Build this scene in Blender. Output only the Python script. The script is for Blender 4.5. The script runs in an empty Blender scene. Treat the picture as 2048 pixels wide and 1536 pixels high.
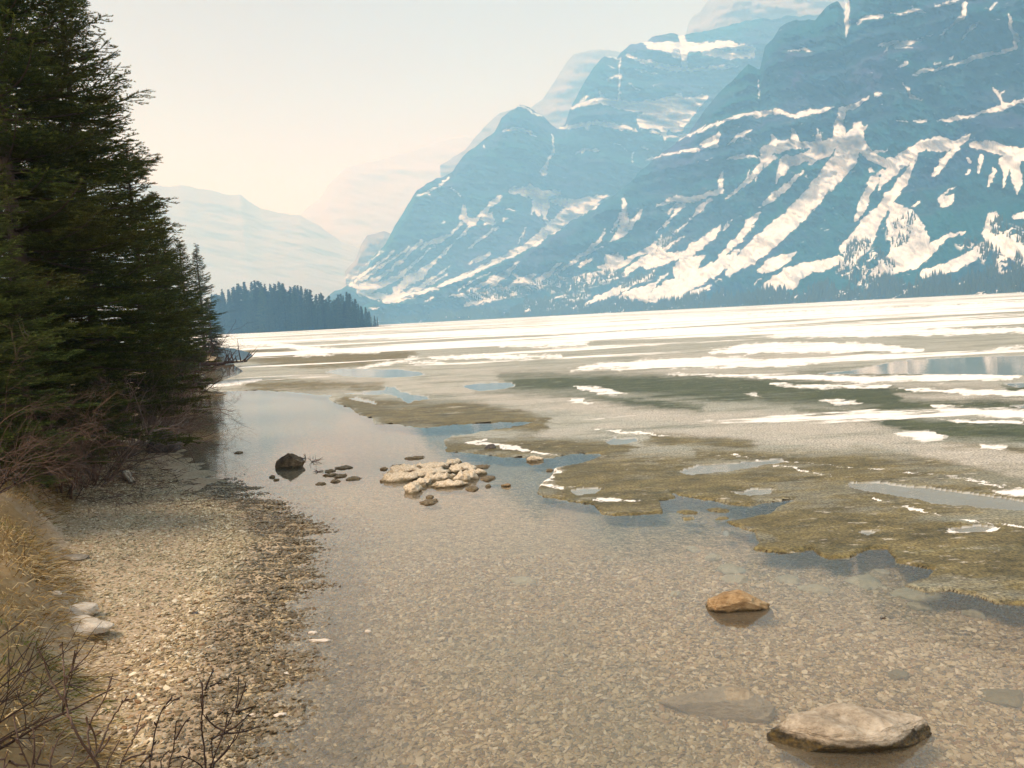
import bpy, bmesh, math, random
import numpy as np
from mathutils import Vector, noise as mnoise

# ------------------------------------------------------------------ camera, world, sun, exposure
SC = bpy.context.scene
H = 2.0                                   # eye height above the lake, metres
FPX = 1540.0                              # focal length in pixels of a 2048 px wide frame
PITCH = math.radians(4.97)
ROLL = math.radians(3.03)
U0 = Vector((0, math.sin(PITCH), math.cos(PITCH)))
FW = Vector((0, math.cos(PITCH), -math.sin(PITCH)))
RT = Vector((math.cos(ROLL), 0, 0)) - U0 * math.sin(ROLL)
UP = Vector((math.sin(ROLL), 0, 0)) + U0 * math.cos(ROLL)
cam_d = bpy.data.cameras.new('camera')
cam = bpy.data.objects.new('camera', cam_d)
SC.collection.objects.link(cam)
SC.camera = cam
from mathutils import Matrix
cam.matrix_world = Matrix(((RT.x, UP.x, -FW.x, 0), (RT.y, UP.y, -FW.y, 0), (RT.z, UP.z, -FW.z, H), (0, 0, 0, 1)))
cam_d.sensor_width = 36
cam_d.lens = 36 * FPX / 2048
cam_d.clip_start = 0.05
cam_d.clip_end = 20000

SUN_EL = math.radians(56)
SUN_AZ = math.radians(-112)                # measured from +Y (the view) towards +X
w = bpy.data.worlds.new('World'); SC.world = w; w.use_nodes = True
nt = w.node_tree; nt.nodes.clear()
wo = nt.nodes.new('ShaderNodeOutputWorld'); bg = nt.nodes.new('ShaderNodeBackground')
sk = nt.nodes.new('ShaderNodeTexSky'); sk.sky_type = 'NISHITA'; sk.sun_disc = False
sk.sun_elevation = SUN_EL; sk.sun_rotation = SUN_AZ; sk.altitude = 1900
sk.air_density = 1.0; sk.dust_density = 2.0; sk.ozone_density = 1.0
# the smoke veil above: the sky's own brightness with most of its blue taken out, a touch warm
bw = nt.nodes.new('ShaderNodeRGBToBW'); nt.links.new(sk.outputs[0], bw.inputs[0])
tint = nt.nodes.new('ShaderNodeMix'); tint.data_type = 'RGBA'; tint.blend_type = 'MULTIPLY'
tint.inputs[0].default_value = 1.0; tint.inputs[7].default_value = (1.08, 0.985, 0.945, 1)
nt.links.new(bw.outputs[0], tint.inputs[6])
mx = nt.nodes.new('ShaderNodeMix'); mx.data_type = 'RGBA'; mx.inputs[0].default_value = 0.92
nt.links.new(sk.outputs[0], mx.inputs[6]); nt.links.new(tint.outputs[2], mx.inputs[7])
# uneven smoke overhead: broad soft patches, thicker and yellower low over the valley mouth
tc = nt.nodes.new('ShaderNodeTexCoord'); sn = nt.nodes.new('ShaderNodeTexNoise'); sn.inputs['Scale'].default_value = 2.2; sn.inputs['Detail'].default_value = 5
smp = nt.nodes.new('ShaderNodeMapping'); smp.inputs['Scale'].default_value = (1, 1, 2.4); nt.links.new(tc.outputs['Generated'], smp.inputs[0]); nt.links.new(smp.outputs[0], sn.inputs[0])
dt = nt.nodes.new('ShaderNodeVectorMath'); dt.operation = 'DISTANCE'; nt.links.new(tc.outputs['Generated'], dt.inputs[0]); dt.inputs[1].default_value = (-0.19, 0.95, 0.23)
ad = nt.nodes.new('ShaderNodeMath'); ad.operation = 'ADD'; nt.links.new(dt.outputs['Value'], ad.inputs[0]); nt.links.new(sn.outputs[0], ad.inputs[1])
mr = nt.nodes.new('ShaderNodeMapRange'); nt.links.new(ad.outputs[0], mr.inputs[0]); mr.inputs[1].default_value = 0.58; mr.inputs[2].default_value = 0.95; mr.inputs[3].default_value = 1.0; mr.inputs[4].default_value = 0.0
wm = nt.nodes.new('ShaderNodeMix'); wm.data_type = 'RGBA'; wm.blend_type = 'MULTIPLY'; wm.inputs[7].default_value = (1.0, 0.78, 0.47, 1)
nt.links.new(mr.outputs[0], wm.inputs[0]); nt.links.new(mx.outputs[2], wm.inputs[6]); nt.links.new(wm.outputs[2], bg.inputs[0]); bg.inputs[1].default_value = 0.15
nt.links.new(bg.outputs[0], wo.inputs[0])

sl = bpy.data.lights.new('sun', 'SUN'); sl.energy = 2.3; sl.angle = math.radians(22); sl.color = (1.0, 0.985, 0.97)
so = bpy.data.objects.new('sun', sl); SC.collection.objects.link(so)
sd = Vector((math.sin(SUN_AZ) * math.cos(SUN_EL), math.cos(SUN_AZ) * math.cos(SUN_EL), math.sin(SUN_EL)))
so.rotation_euler = sd.to_track_quat('Z', 'Y').to_euler(); so.location = (0, 0, 60)

SC.view_settings.view_transform = 'Standard'; SC.view_settings.look = 'None'
SC.view_settings.exposure = 1.0; SC.view_settings.gamma = 1
SC.cycles.max_bounces = 8; SC.cycles.transparent_max_bounces = 16; SC.cycles.diffuse_bounces = 3
SC.cycles.volume_bounces = 3
SC.cycles.use_denoising = True

# ------------------------------------------------------------------ helpers
C = SC.collection
def ray(x, y):
    x = np.asarray(x, float); y = np.asarray(y, float)
    u = (x - 1024) / FPX; v = (y - 768) / FPX
    return np.stack([FW[i] + RT[i] * u - UP[i] * v for i in range(3)], -1)
def ground_pt(x, y, z=0.0):
    d = ray(x, y); t = (z - H) / d[..., 2]
    return d * t[..., None] + np.array([0, 0, H])
def at_range(x, y, D):
    d = ray(x, y); t = D / np.hypot(d[..., 0], d[..., 1])
    return d * t[..., None] + np.array([0, 0, H])
def project(P):
    P = np.asarray(P, float) - np.array([0, 0, H])
    f = P @ np.array(FW); r = P @ np.array(RT); u = P @ np.array(UP)
    f = np.where(f < 1e-3, 1e-3, f)
    return 1024 + FPX * r / f, 768 - FPX * u / f

def hash2(ix, iy, s):
    n = (ix.astype(np.int64) * 374761393 + iy.astype(np.int64) * 668265263 + s * 974634777) & 0xffffffff
    n = ((n ^ (n >> 13)) * 1274126177) & 0xffffffff
    n = ((n ^ (n >> 16)) * 2246822519) & 0xffffffff
    return ((n ^ (n >> 15)) & 0xffffff) / float(0xffffff)
def vnoise(x, y, s=0):
    x = np.asarray(x, float); y = np.asarray(y, float)
    ix = np.floor(x); iy = np.floor(y); fx = x - ix; fy = y - iy
    g = []
    for a, b in ((0, 0), (1, 0), (0, 1), (1, 1)):
        t = hash2(ix + a, iy + b, s) * 2 * math.pi
        g.append(np.cos(t) * (fx - a) + np.sin(t) * (fy - b))
    ux = fx * fx * fx * (fx * (fx * 6 - 15) + 10); uy = fy * fy * fy * (fy * (fy * 6 - 15) + 10)
    return ((g[0] * (1 - ux) + g[1] * ux) * (1 - uy) + (g[2] * (1 - ux) + g[3] * ux) * uy) * 1.5
def fbm(x, y, s=0, o=5, g=0.5, l=2.03):
    r = 0; a = 1; n = 0
    for i in range(o):
        r = r + a * vnoise(x, y, s + i * 17); n += a; a *= g; x = x * l + 11.3; y = y * l - 7.7
    return r / n
def ridged(x, y, s=0, o=5, g=0.55, l=2.07):
    r = 0; a = 1; n = 0
    for i in range(o):
        r = r + a * (1 - 2 * np.abs(vnoise(x, y, s + i * 31))); n += a; a *= g; x = x * l + 3.3; y = y * l - 5.1
    return r / n
def sstep(a, b, x):
    t = np.clip((x - a) / (b - a), 0, 1); return t * t * (3 - 2 * t)

def tag(o, label=None, cat=None, group=None, kind=None):
    if label: o['label'] = label
    if cat: o['category'] = cat
    if group: o['group'] = group
    if kind: o['kind'] = kind
    return o
def mesh_np(name, V, F, mat=None, parent=None, smooth=True, attrs=None, link=True):
    """V (n,3), F (m,3) or (m,4) int array"""
    V = np.ascontiguousarray(V, np.float32); F = np.ascontiguousarray(F, np.int32)
    me = bpy.data.meshes.new(name); k = F.shape[1]
    me.vertices.add(len(V)); me.vertices.foreach_set('co', V.ravel())
    me.loops.add(F.size); me.loops.foreach_set('vertex_index', F.ravel())
    me.polygons.add(len(F)); me.polygons.foreach_set('loop_start', np.arange(0, F.size, k, dtype=np.int32))
    me.update(calc_edges=True)
    me.polygons.foreach_set('use_smooth', np.full(len(F), smooth, bool))
    if attrs:
        for an, av in attrs.items():
            av = np.asarray(av, np.float32)
            if av.ndim == 2:
                a = me.attributes.new(an, 'FLOAT_COLOR', 'POINT')
                a.data.foreach_set('color', np.concatenate([av, np.ones((len(av), 1), np.float32)], 1).ravel())
            else:
                a = me.attributes.new(an, 'FLOAT', 'POINT'); a.data.foreach_set('value', av)
    if mat: me.materials.append(mat)
    o = bpy.data.objects.new(name, me)
    if link: C.objects.link(o)
    if parent: o.parent = parent
    return o
def empty(name, loc=(0, 0, 0), rz=0):
    o = bpy.data.objects.new(name, None); C.objects.link(o); o.location = loc; o.rotation_euler = (0, 0, rz)
    o.empty_display_size = 0.1
    return o
def grid_faces(nr, nc, keep=None):
    i = np.arange(nr - 1)[:, None] * nc + np.arange(nc - 1)[None]
    F = np.stack([i, i + 1, i + nc + 1, i + nc], -1).reshape(-1, 4)
    if keep is not None: F = F[keep.reshape(-1)]
    return F
def compact(V, F, attrs=None):
    used = np.zeros(len(V), bool); used[F.ravel()] = True
    m = np.cumsum(used) - 1
    return V[used], m[F], ({k: v[used] for k, v in attrs.items()} if attrs else None)

# ---- materials
class Mat:
    def __init__(s, name):
        s.m = bpy.data.materials.new(name); s.m.use_nodes = True; s.t = s.m.node_tree; s.t.nodes.clear()
        s.out = s.t.nodes.new('ShaderNodeOutputMaterial')
    def n(s, kind, **kw):
        nd = s.t.nodes.new('ShaderNode' + kind)
        for k, v in kw.items(): setattr(nd, k, v)
        return nd
    def l(s, a, b): s.t.links.new(a, b)
    def put(s, sock, v):
        if isinstance(v, bpy.types.NodeSocket): s.l(v, sock)
        elif isinstance(v, (tuple, list)) and len(v) == 3 and sock.type == 'RGBA': sock.default_value = (*v, 1)
        else: sock.default_value = v
    def attr(s, name, out='Fac'):
        return s.n('Attribute', attribute_name=name).outputs[out]
    def pos(s):
        return s.n('NewGeometry').outputs['Position']
    def obj(s):
        return s.n('TexCoord').outputs['Object']
    def scale(s, v, sc):
        m = s.n('Mapping'); m.inputs['Scale'].default_value = sc; s.l(v, m.inputs['Vector']); return m.outputs[0]
    def noise(s, v, scale, detail=4, rough=0.55, dist=0.0, col=False):
        m = s.n('TexNoise'); s.l(v, m.inputs['Vector']); m.inputs['Scale'].default_value = scale
        m.inputs['Detail'].default_value = detail; m.inputs['Roughness'].default_value = rough; m.inputs['Distortion'].default_value = dist
        return m.outputs['Color' if col else 'Fac']
    def voro(s, v, scale, feature='F1', out='Distance', rand=1.0):
        m = s.n('TexVoronoi', feature=feature); s.l(v, m.inputs['Vector']); m.inputs['Scale'].default_value = scale
        m.inputs['Randomness'].default_value = rand
        return m.outputs[out]
    def math(s, op, a, b=0.0, clamp=False):
        m = s.n('Math', operation=op, use_clamp=clamp); s.put(m.inputs[0], a); s.put(m.inputs[1], b); return m.outputs[0]
    def rng(s, v, a, b, c=0.0, d=1.0, smooth=False):
        m = s.n('MapRange'); m.interpolation_type = 'SMOOTHSTEP' if smooth else 'LINEAR'
        s.put(m.inputs['Value'], v)
        for i, q in zip((1, 2, 3, 4), (a, b, c, d)): m.inputs[i].default_value = q
        return m.outputs[0]
    def mix(s, f, a, b, blend='MIX'):
        m = s.n('Mix', data_type='RGBA', blend_type=blend); s.put(m.inputs[0], f); s.put(m.inputs[6], a); s.put(m.inputs[7], b)
        return m.outputs[2]
    def ramp(s, f, stops):
        m = s.n('ValToRGB'); s.put(m.inputs[0], f); e = m.color_ramp.elements
        while len(e) < len(stops): e.new(0.5)
        for q, (p, c) in zip(e, stops): q.position = p; q.color = (*c, 1)
        return m.outputs[0]
    def bump(s, h, strength=0.5, dist=0.02, normal=None):
        m = s.n('Bump'); m.inputs['Strength'].default_value = strength; m.inputs['Distance'].default_value = dist
        s.l(h, m.inputs['Height'])
        if normal: s.l(normal, m.inputs['Normal'])
        return m.outputs[0]
    def bsdf(s, col, rough=0.8, normal=None, spec=0.3, **kw):
        b = s.n('BsdfPrincipled'); s.put(b.inputs['Base Color'], col); s.put(b.inputs['Roughness'], rough)
        s.put(b.inputs['Specular IOR Level'], spec)
        if normal: s.l(normal, b.inputs['Normal'])
        for k, v in kw.items(): s.put(b.inputs[k], v)
        return b.outputs[0]
    def fin(s, sh):
        s.l(sh, s.out.inputs['Surface']); return s.m

# ---- fields traced from the layout: polygons and tapered strokes on a one-unit lattice
class Field:
    def __init__(s, x0, y0, x1, y1, init=-14.0):
        s.x0, s.y0 = x0, y0
        s.Y, s.X = np.mgrid[y0:y1, x0:x1].astype(float)
        s.F = np.full(s.X.shape, init)
    def stroke(s, pts, off=(0, 0), k=1.0, add=14.0, grow=0.0):
        P = [(off[0] + p[0] * k, off[1] + p[1] * k, p[2] * k / 2 + grow) for p in pts]
        for (ax, ay, aw), (bx, by, bw) in zip(P[:-1], P[1:]):
            m = max(aw, bw) + add
            i0 = int(max(0, min(ax, bx) - m - s.x0)); i1 = int(min(s.X.shape[1], max(ax, bx) + m - s.x0 + 1))
            j0 = int(max(0, min(ay, by) - m - s.y0)); j1 = int(min(s.X.shape[0], max(ay, by) + m - s.y0 + 1))
            if i1 <= i0 or j1 <= j0: continue
            X = s.X[j0:j1, i0:i1]; Y = s.Y[j0:j1, i0:i1]
            dx, dy = bx - ax, by - ay; L = dx * dx + dy * dy + 1e-9
            t = np.clip(((X - ax) * dx + (Y - ay) * dy) / L, 0, 1)
            d = np.hypot(X - ax - t * dx, Y - ay - t * dy)
            s.F[j0:j1, i0:i1] = np.maximum(s.F[j0:j1, i0:i1], aw + (bw - aw) * t - d)
    def get(s, x, y):
        x = np.clip(x - s.x0, 0, s.X.shape[1] - 1.001); y = np.clip(y - s.y0, 0, s.X.shape[0] - 1.001)
        ix = x.astype(int); iy = y.astype(int); fx = x - ix; fy = y - iy; F = s.F
        return (F[iy, ix] * (1 - fx) + F[iy, ix + 1] * fx) * (1 - fy) + (F[iy + 1, ix] * (1 - fx) + F[iy + 1, ix + 1] * fx) * fy
def poly_sd(px, py, poly, closed=True):
    """signed distance, positive inside"""
    px = np.asarray(px, float); py = np.asarray(py, float)
    d = np.full(px.shape, 1e18); ins = np.zeros(px.shape, bool); n = len(poly)
    for i in range(n if closed else n - 1):
        ax, ay = poly[i][:2]; bx, by = poly[(i + 1) % n][:2]
        dx, dy = bx - ax, by - ay; L = dx * dx + dy * dy + 1e-12
        t = np.clip(((px - ax) * dx + (py - ay) * dy) / L, 0, 1)
        d = np.minimum(d, (px - ax - t * dx) ** 2 + (py - ay - t * dy) ** 2)
        if closed:
            c = (ay > py) != (by > py)
            with np.errstate(divide='ignore', invalid='ignore'):
                xi = ax + (py - ay) * dx / (dy if dy != 0 else 1e-12)
            ins ^= c & (px < xi)
    d = np.sqrt(d)
    return np.where(ins, d, -d) if closed else d
# ------------------------------------------------------------------ mountains
SNOW = Field(560, -60, 2260, 700)
K5 = ((1300, 0), 0.3659)
for st in [
 [(1140,700,60),(1120,760,110),(1060,880,130),(960,980,100),(870,1100,105),(780,1190,105),(690,1270,110),(620,1330,110),(540,1400,100),(430,1490,40)],
 [(1115,675,14),(1150,730,50)],[(1180,690,15),(1140,730,50)],
 [(1080,900,60),(1020,980,50),(985,1045,12)],
 [(1150,790,60),(1200,850,50),(1280,890,46),(1340,880,40),(1420,830,40),(1500,790,60),(1580,790,90),(1660,790,50),(1745,742,12)],
 [(1210,832,20),(1298,818,6)],
 [(1072,-60,20),(1078,130,22),(1065,205,6)],
 [(1195,528,10),(1120,580,22),(1050,600,34),(1030,680,56),(1040,760,56),(960,820,70),(870,893,20)],
 [(1000,590,18),(920,608,30),(850,612,34),(780,638,20),(700,608,26),(600,622,34),(520,622,16),(420,655,18),(330,690,12),(265,720,14)],
 [(1010,780,70),(930,800,60),(850,790,40),(760,790,60),(700,800,66),(630,825,50),(615,870,30)],
 [(660,735,6),(700,790,40)],[(780,705,8),(795,770,50)],[(915,700,12),(925,780,46)],
 [(930,820,50),(860,850,50),(790,880,50),(740,880,66),(725,920,50),(690,1000,8)],[(680,860,30),(640,900,24),(625,915,8)],
 [(655,840,30),(610,900,30),(575,985,8)],[(620,880,8),(580,930,30),(545,985,26),(470,1045,16),(410,1088,6)],[(538,915,5),(545,985,20)],
 [(425,864,16),(520,853,14),(605,862,6)],
 [(290,790,26),(345,770,50),(375,735,26)],[(300,795,30),(370,795,22)],[(180,822,16),(260,818,24)],[(110,845,12),(190,820,16)],[(-20,875,8),(60,850,10),(110,840,12)],
 [(425,790,8),(480,745,28),(550,708,8)],[(490,738,8),(555,775,4)],[(160,760,8),(220,735,10),(300,690,8)],
 [(390,945,16),(388,1040,36)],[(400,1040,26),(300,1070,30),(220,1090,36),(130,1085,30),(30,1130,8)],
 [(150,1120,20),(90,1165,10)],[(180,1120,26),(130,1175,22),(70,1240,10),(30,1275,6)],[(335,1090,8),(270,1140,34),(232,1190,8)],
 [(838,935,6),(760,1005,30),(680,1070,38),(598,1132,8)],[(855,965,14),(860,970,14)],
 [(607,1160,5),(545,1215,46),(505,1280,34),(440,1350,40),(385,1400,26)],[(590,1190,6),(545,1260,12)],
 [(480,1370,20),(420,1430,60),(330,1480,80),(220,1535,70),(100,1560,60)],
 [(382,1235,10),(340,1290,46),(250,1350,50),(190,1400,54),(150,1470,50)],[(300,1395,8),(230,1450,70),(150,1500,50)],
 [(-10,1440,60),(80,1412,70),(150,1398,40),(205,1378,8)],[(458,1198,4),(398,1255,12)],[(220,1200,6),(120,1290,14),(0,1360,40)],[(160,1250,10),(60,1330,20),(0,1380,30)],
 [(600,1480,26),(680,1440,80),(745,1410,50),(795,1380,14)],[(690,1530,60),(800,1490,90),(880,1460,66),(950,1450,60),(1035,1420,50)],[(640,1570,60),(760,1530,110)],
 [(1440,855,40),(1360,905,50),(1290,960,56),(1248,1040,14)],
 [(1440,885,24),(1385,990,50),(1320,1070,64),(1280,1130,60),(1220,1200,90),(1150,1290,90),(1050,1362,40)],
 [(1232,975,46),(1185,1060,46),(1150,1150,46),(1128,1200,20)],[(1205,925,26),(1212,940,26)],[(1270,930,30),(1240,950,20)],
 [(1742,742,12),(1670,810,30),(1600,890,40),(1552,952,22)],
 [(1350,1150,80),(1385,1230,190),(1420,1330,220),(1370,1420,140),(1260,1480,80),(1200,1505,20)],[(1200,1250,100),(1150,1320,130),(1100,1400,80),(1070,1440,30)],
 [(1722,1268,8),(1620,1295,30),(1540,1360,60),(1440,1430,90)],
 [(1600,1115,40),(1630,1100,60),(1662,1060,8)],[(1580,1100,24),(1630,1040,14),(1690,1008,5)],[(1420,1135,10),(1470,1105,24)],
 [(1765,790,40),(1860,800,66),(1960,830,60),(2100,850,90)],[(1990,880,70),(2010,1000,50),(2005,1062,12)],[(1945,880,70),(1940,970,20),(1930,1025,8)],
 [(1815,850,22),(1790,945,10)],[(1880,930,30),(1850,1015,12)],[(1745,935,18),(1725,950,10)],[(1740,870,20),(1750,885,14)],
 [(1880,1195,70),(1850,1280,70),(1900,1320,110),(1990,1350,130),(2150,1400,260)],[(1990,1190,24),(2100,1165,60)],
 [(1830,1350,60),(1720,1420,60),(1620,1470,60),(1500,1495,50)],
 [(2150,550,40),(2044,552,30),(1990,560,22),(1920,590,36),(1830,610,16),(1730,640,18),(1650,650,28),(1570,662,12)],[(1510,660,18),(1440,664,8)],[(1400,665,8),(1350,662,6)],
 [(1925,565,20),(1900,505,18),(1872,478,6)],[(1912,520,10),(1938,497,4)],
 [(1432,412,6),(1500,382,24),(1570,380,18),(1650,352,14),(1720,338,24),(1780,315,30),(1850,297,20),(1920,285,20),(2000,260,20),(2000,200,25),(1970,150,22),(1965,70,16)],
 [(1248,245,12),(1330,235,24),(1420,235,24),(1545,190,6)],[(1270,292,4),(1300,258,10)],[(1340,255,14),(1430,262,6)],
 [(1130,130,6),(1170,102,22),(1270,88,14)],[(1310,68,8),(1390,75,25),(1440,50,24),(1495,70,14)],
 [(1555,35,8),(1640,15,22),(1710,-20,15)],[(1720,20,22),(1710,90,28),(1640,150,14),(1580,195,12)],[(1860,50,18),(1895,15,8)],
 [(1345,380,4),(1405,342,22)],[(1385,460,14),(1415,480,18),(1420,525,24),(1485,545,6)],[(1235,515,24),(1265,512,14)],
 [(592,440,8),(597,545,8)],[(750,280,8),(850,268,8),(890,286,3)],[(1700,215,6),(1760,150,22),(1800,120,5)],[(1555,350,10),(1590,340,6)],[(1640,320,8),(1660,312,4)],
]: SNOW.stroke(st, *K5)
for st in [[(1490,1290,20),(1400,1330,14)],[(1240,1480,30),(1190,1470,6)]]: SNOW.stroke(st, *K5)
KB = ((1000, 400), 0.26855)      # foot of the near massif
for st in [
 [(920,-10,26),(925,60,46),(930,150,70),(900,250,60),(820,310,10)],[(895,100,20),(860,190,14),(825,240,5)],[(1060,80,26),(1000,150,30),(940,240,24)],
 [(790,225,8),(740,300,26),(660,380,34),(560,450,34),(470,510,26),(420,560,14)],[(770,345,6),(690,375,6)],
 [(455,470,6),(380,530,36),(300,590,44),(230,620,26)],[(265,555,14),(180,590,36),(90,630,30),(20,670,30)],
 [(690,430,10),(640,460,30),(590,495,12)],[(800,440,60),(880,440,80),(800,490,60),(740,500,24)],[(1230,255,8),(1160,320,24),(1080,380,34),(980,430,36),(890,490,40),(780,530,26),(650,570,44),(560,590,24)],
 [(1370,260,10),(1280,330,24),(1180,390,50),(1080,440,50),(960,520,50),(900,570,20)],[(1320,400,30),(1240,430,70),(1140,480,40),(1050,490,20)],[(1360,410,10),(1300,420,26)],
 [(1640,190,10),(1570,270,44),(1490,350,50),(1400,420,40),(1310,500,26)],[(1530,410,10),(1440,460,70),(1390,530,80),(1330,565,40)],
 [(1150,520,8),(1130,560,24),(1060,600,30),(980,620,30),(860,680,60),(740,730,40),(640,768,14)],[(1240,555,8),(1160,620,26),(1080,670,60),(960,720,110),(850,780,30)],
 [(1770,380,10),(1690,440,44),(1600,510,56),(1500,580,70),(1380,640,100),(1240,690,130),(1100,730,90),(960,760,50)],[(1570,640,10),(1440,700,60),(1290,745,20)],[(1560,670,10),(1430,748,10)],
 [(1930,100,10),(1840,190,50),(1770,280,24),(1700,360,40),(1640,440,40)],[(1800,300,20),(1740,340,16)],[(1010,810,10),(1100,800,14),(1210,800,6)],[(1370,790,14),(1385,810,10)],
 [(920,820,14),(800,835,18),(690,850,8)],[(1650,590,8),(1600,610,8)],[(1955,575,8),(1895,630,8)],
]: SNOW.stroke(st, *KB)
KC = ((640, 380), 0.24414)       # the far foot, left
for st in [
 [(1720,-10,80),(1790,60,130),(1790,140,90),(1790,220,10)],[(1850,60,80),(1840,200,40),(1860,285,8)],[(1640,10,60),(1580,0,60)],[(1750,120,40),(1735,215,6)],
 [(2010,110,40),(1900,100,20)],[(2060,170,90),(1960,260,110),(1880,320,90),(1760,420,70),(1600,510,50),(1440,590,34),(1280,660,30),(1120,730,40),(960,800,30),(800,850,40),(620,900,50)],
 [(1470,60,50),(1420,100,40),(1360,170,36),(1280,240,40),(1200,330,24),(1120,400,14)],[(1180,130,20),(1170,230,50),(1230,260,60),(1320,220,20)],
 [(1160,280,16),(1060,370,18),(960,420,36),(870,430,30),(830,490,10)],[(1400,190,16),(1400,250,40),(1350,280,20)],[(1500,250,20),(1540,230,6)],
 [(1690,300,6),(1660,380,10),(1610,440,4)],[(1455,310,10),(1330,390,34),(1210,490,10)],[(1395,525,24),(1310,560,34),(1220,600,10)],
 [(1110,420,6),(1010,520,24),(900,620,40),(820,700,60),(720,760,60),(620,820,60)],[(1065,620,6),(960,700,20),(840,780,24),(720,830,24)],[(1040,685,6),(900,770,14),(780,830,14)],
 [(940,450,6),(840,540,12),(760,620,16),(660,700,30),(540,760,50),(420,800,60),(320,820,60)],[(830,420,26),(760,490,26),(660,580,24),(560,670,24),(450,740,40),(340,780,50)],
 [(730,470,14),(640,530,14),(520,610,18),(400,700,24),(280,770,30)],[(600,510,14),(480,600,16),(360,690,20),(240,750,20)],[(520,500,8),(400,590,10),(280,680,14),(160,750,14)],
 [(800,560,10),(720,640,12),(640,690,14)],[(860,640,20),(780,690,40),(700,720,40)],[(700,860,60),(560,880,70),(440,870,60),(330,850,40)],[(620,910,40),(520,905,30)],[(240,760,30),(340,830,30)],
 [(1390,605,6),(1280,670,10),(1160,730,10)],[(1630,590,6),(1540,660,30),(1440,720,40),(1320,780,40),(1180,860,40),(1060,870,8)],[(1620,620,6),(1500,720,30),(1400,790,30)],
 [(1400,680,6),(1280,730,8),(1120,830,8)],[(1580,690,16),(1660,740,26),(1540,800,30),(1400,820,30),(1250,870,50)],[(1760,700,6),(1700,750,30),(1580,800,20)],[(1980,590,8),(1880,680,44),(1760,760,44)],[(2048,610,14),(1960,660,24)],
 [(1480,860,70),(1300,900,80),(1200,940,30)],[(1640,840,40),(1520,870,30)],[(930,875,8),(850,925,8)],[(520,1010,2),(520,1012,2)],[(470,965,6),(360,985,4)],
]: SNOW.stroke(st, *KC)
K4 = ((600, 0), 0.3662)
for st in [
 [(1110,712,10),(1180,700,20),(1250,722,18),(1292,747,5)],[(1188,573,5),(1250,600,14),(1325,640,4)],[(1380,730,6),(1385,830,14),(1350,880,10),(1330,940,36)],
 [(1690,1068,8),(1600,1090,46),(1500,1112,50),(1400,1100,40)],[(1600,1110,60),(1520,1150,60),(1440,1200,60),(1370,1250,60)],[(1230,1050,60),(1160,1030,20)],[(1410,1050,26),(1340,1060,50)],
 [(1480,590,14),(1560,568,26),(1640,545,30),(1740,570,44),(1850,585,56),(1950,575,70),(2060,560,90)],[(1752,310,5),(1748,400,10),(1742,560,16)],[(1680,440,8),(1742,405,14)],[(1570,525,20),(1530,555,10)],[(1640,500,10),(1660,545,14)],
 [(1680,358,6),(1740,380,6)],[(1660,300,4),(1750,330,10)],[(1420,700,14),(1500,688,20),(1620,668,26),(1720,690,30),(1840,712,12)],[(1560,680,30),(1580,720,4)],
 [(1880,660,90),(1960,640,130),(2060,610,170)],[(1990,680,60),(1994,775,4)],[(1510,835,8),(1560,820,16),(1640,815,6)],[(1720,780,8),(1790,820,6)],[(1820,830,6),(1815,890,4)],[(1880,805,14),(1900,812,8)],
 [(1790,300,20),(1850,330,16),(1950,365,14),(2060,392,14)],[(1870,225,14),(1950,255,26),(2060,300,30)],[(1830,380,8),(1950,405,10)],[(1800,455,6),(1850,490,6)],[(1920,470,6),(1970,455,4)],
 [(640,1072,10),(700,1050,10),(760,1015,12),(812,970,10)],[(830,1025,8),(885,1075,8)],[(700,1050,6),(720,1075,4)],[(1000,800,14),(1010,812,5)],
 [(1110,1140,5),(1180,1150,5)],[(1020,1190,50),(1060,1215,30)],[(780,1215,12),(800,1220,6)],
]: SNOW.stroke(st, *K4)
for st in [[(0,640,80),(100,625,120),(200,590,110),(320,520,16)],[(60,690,40),(160,700,50)],[(0,340,30),(100,370,30),(220,380,20),(380,365,20),(480,360,10)],[(0,250,40),(120,250,40),(260,260,50),(420,240,40),(560,270,30)],[(180,200,40),(190,380,30)],[(300,280,40),(420,300,50),(560,300,30)],
           [(0,720,16),(120,745,14),(200,740,10)]]: SNOW.stroke(st, *K5)
# low on the slope: broken snow between the trees
SPK = Field(560, -60, 2260, 700, init=-14)
for st in [[(1150,1400,160),(1300,1470,80)],[(1350,1290,120),(1420,1200,60)],[(1700,1330,60),(2044,1500,120)],[(1900,1250,80),(2044,1300,90)],[(1060,1480,80),(1200,1540,90)]]: SPK.stroke(st, *K5)
for st in [[(380,660,60),(600,620,90),(900,560,60)],[(440,740,70),(640,700,60)],[(200,760,40),(600,800,60)],[(900,640,40),(1130,570,40)],[(1280,260,60),(1200,330,60)],[(0,660,60),(200,680,40)]]: SPK.stroke(st, *KB)
for st in [[(1200,880,60),(1640,840,60),(2040,700,60)],[(1000,1040,16),(1060,1050,16)],[(1650,980,60),(2048,900,100)]]: SPK.stroke(st, *KC)

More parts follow.
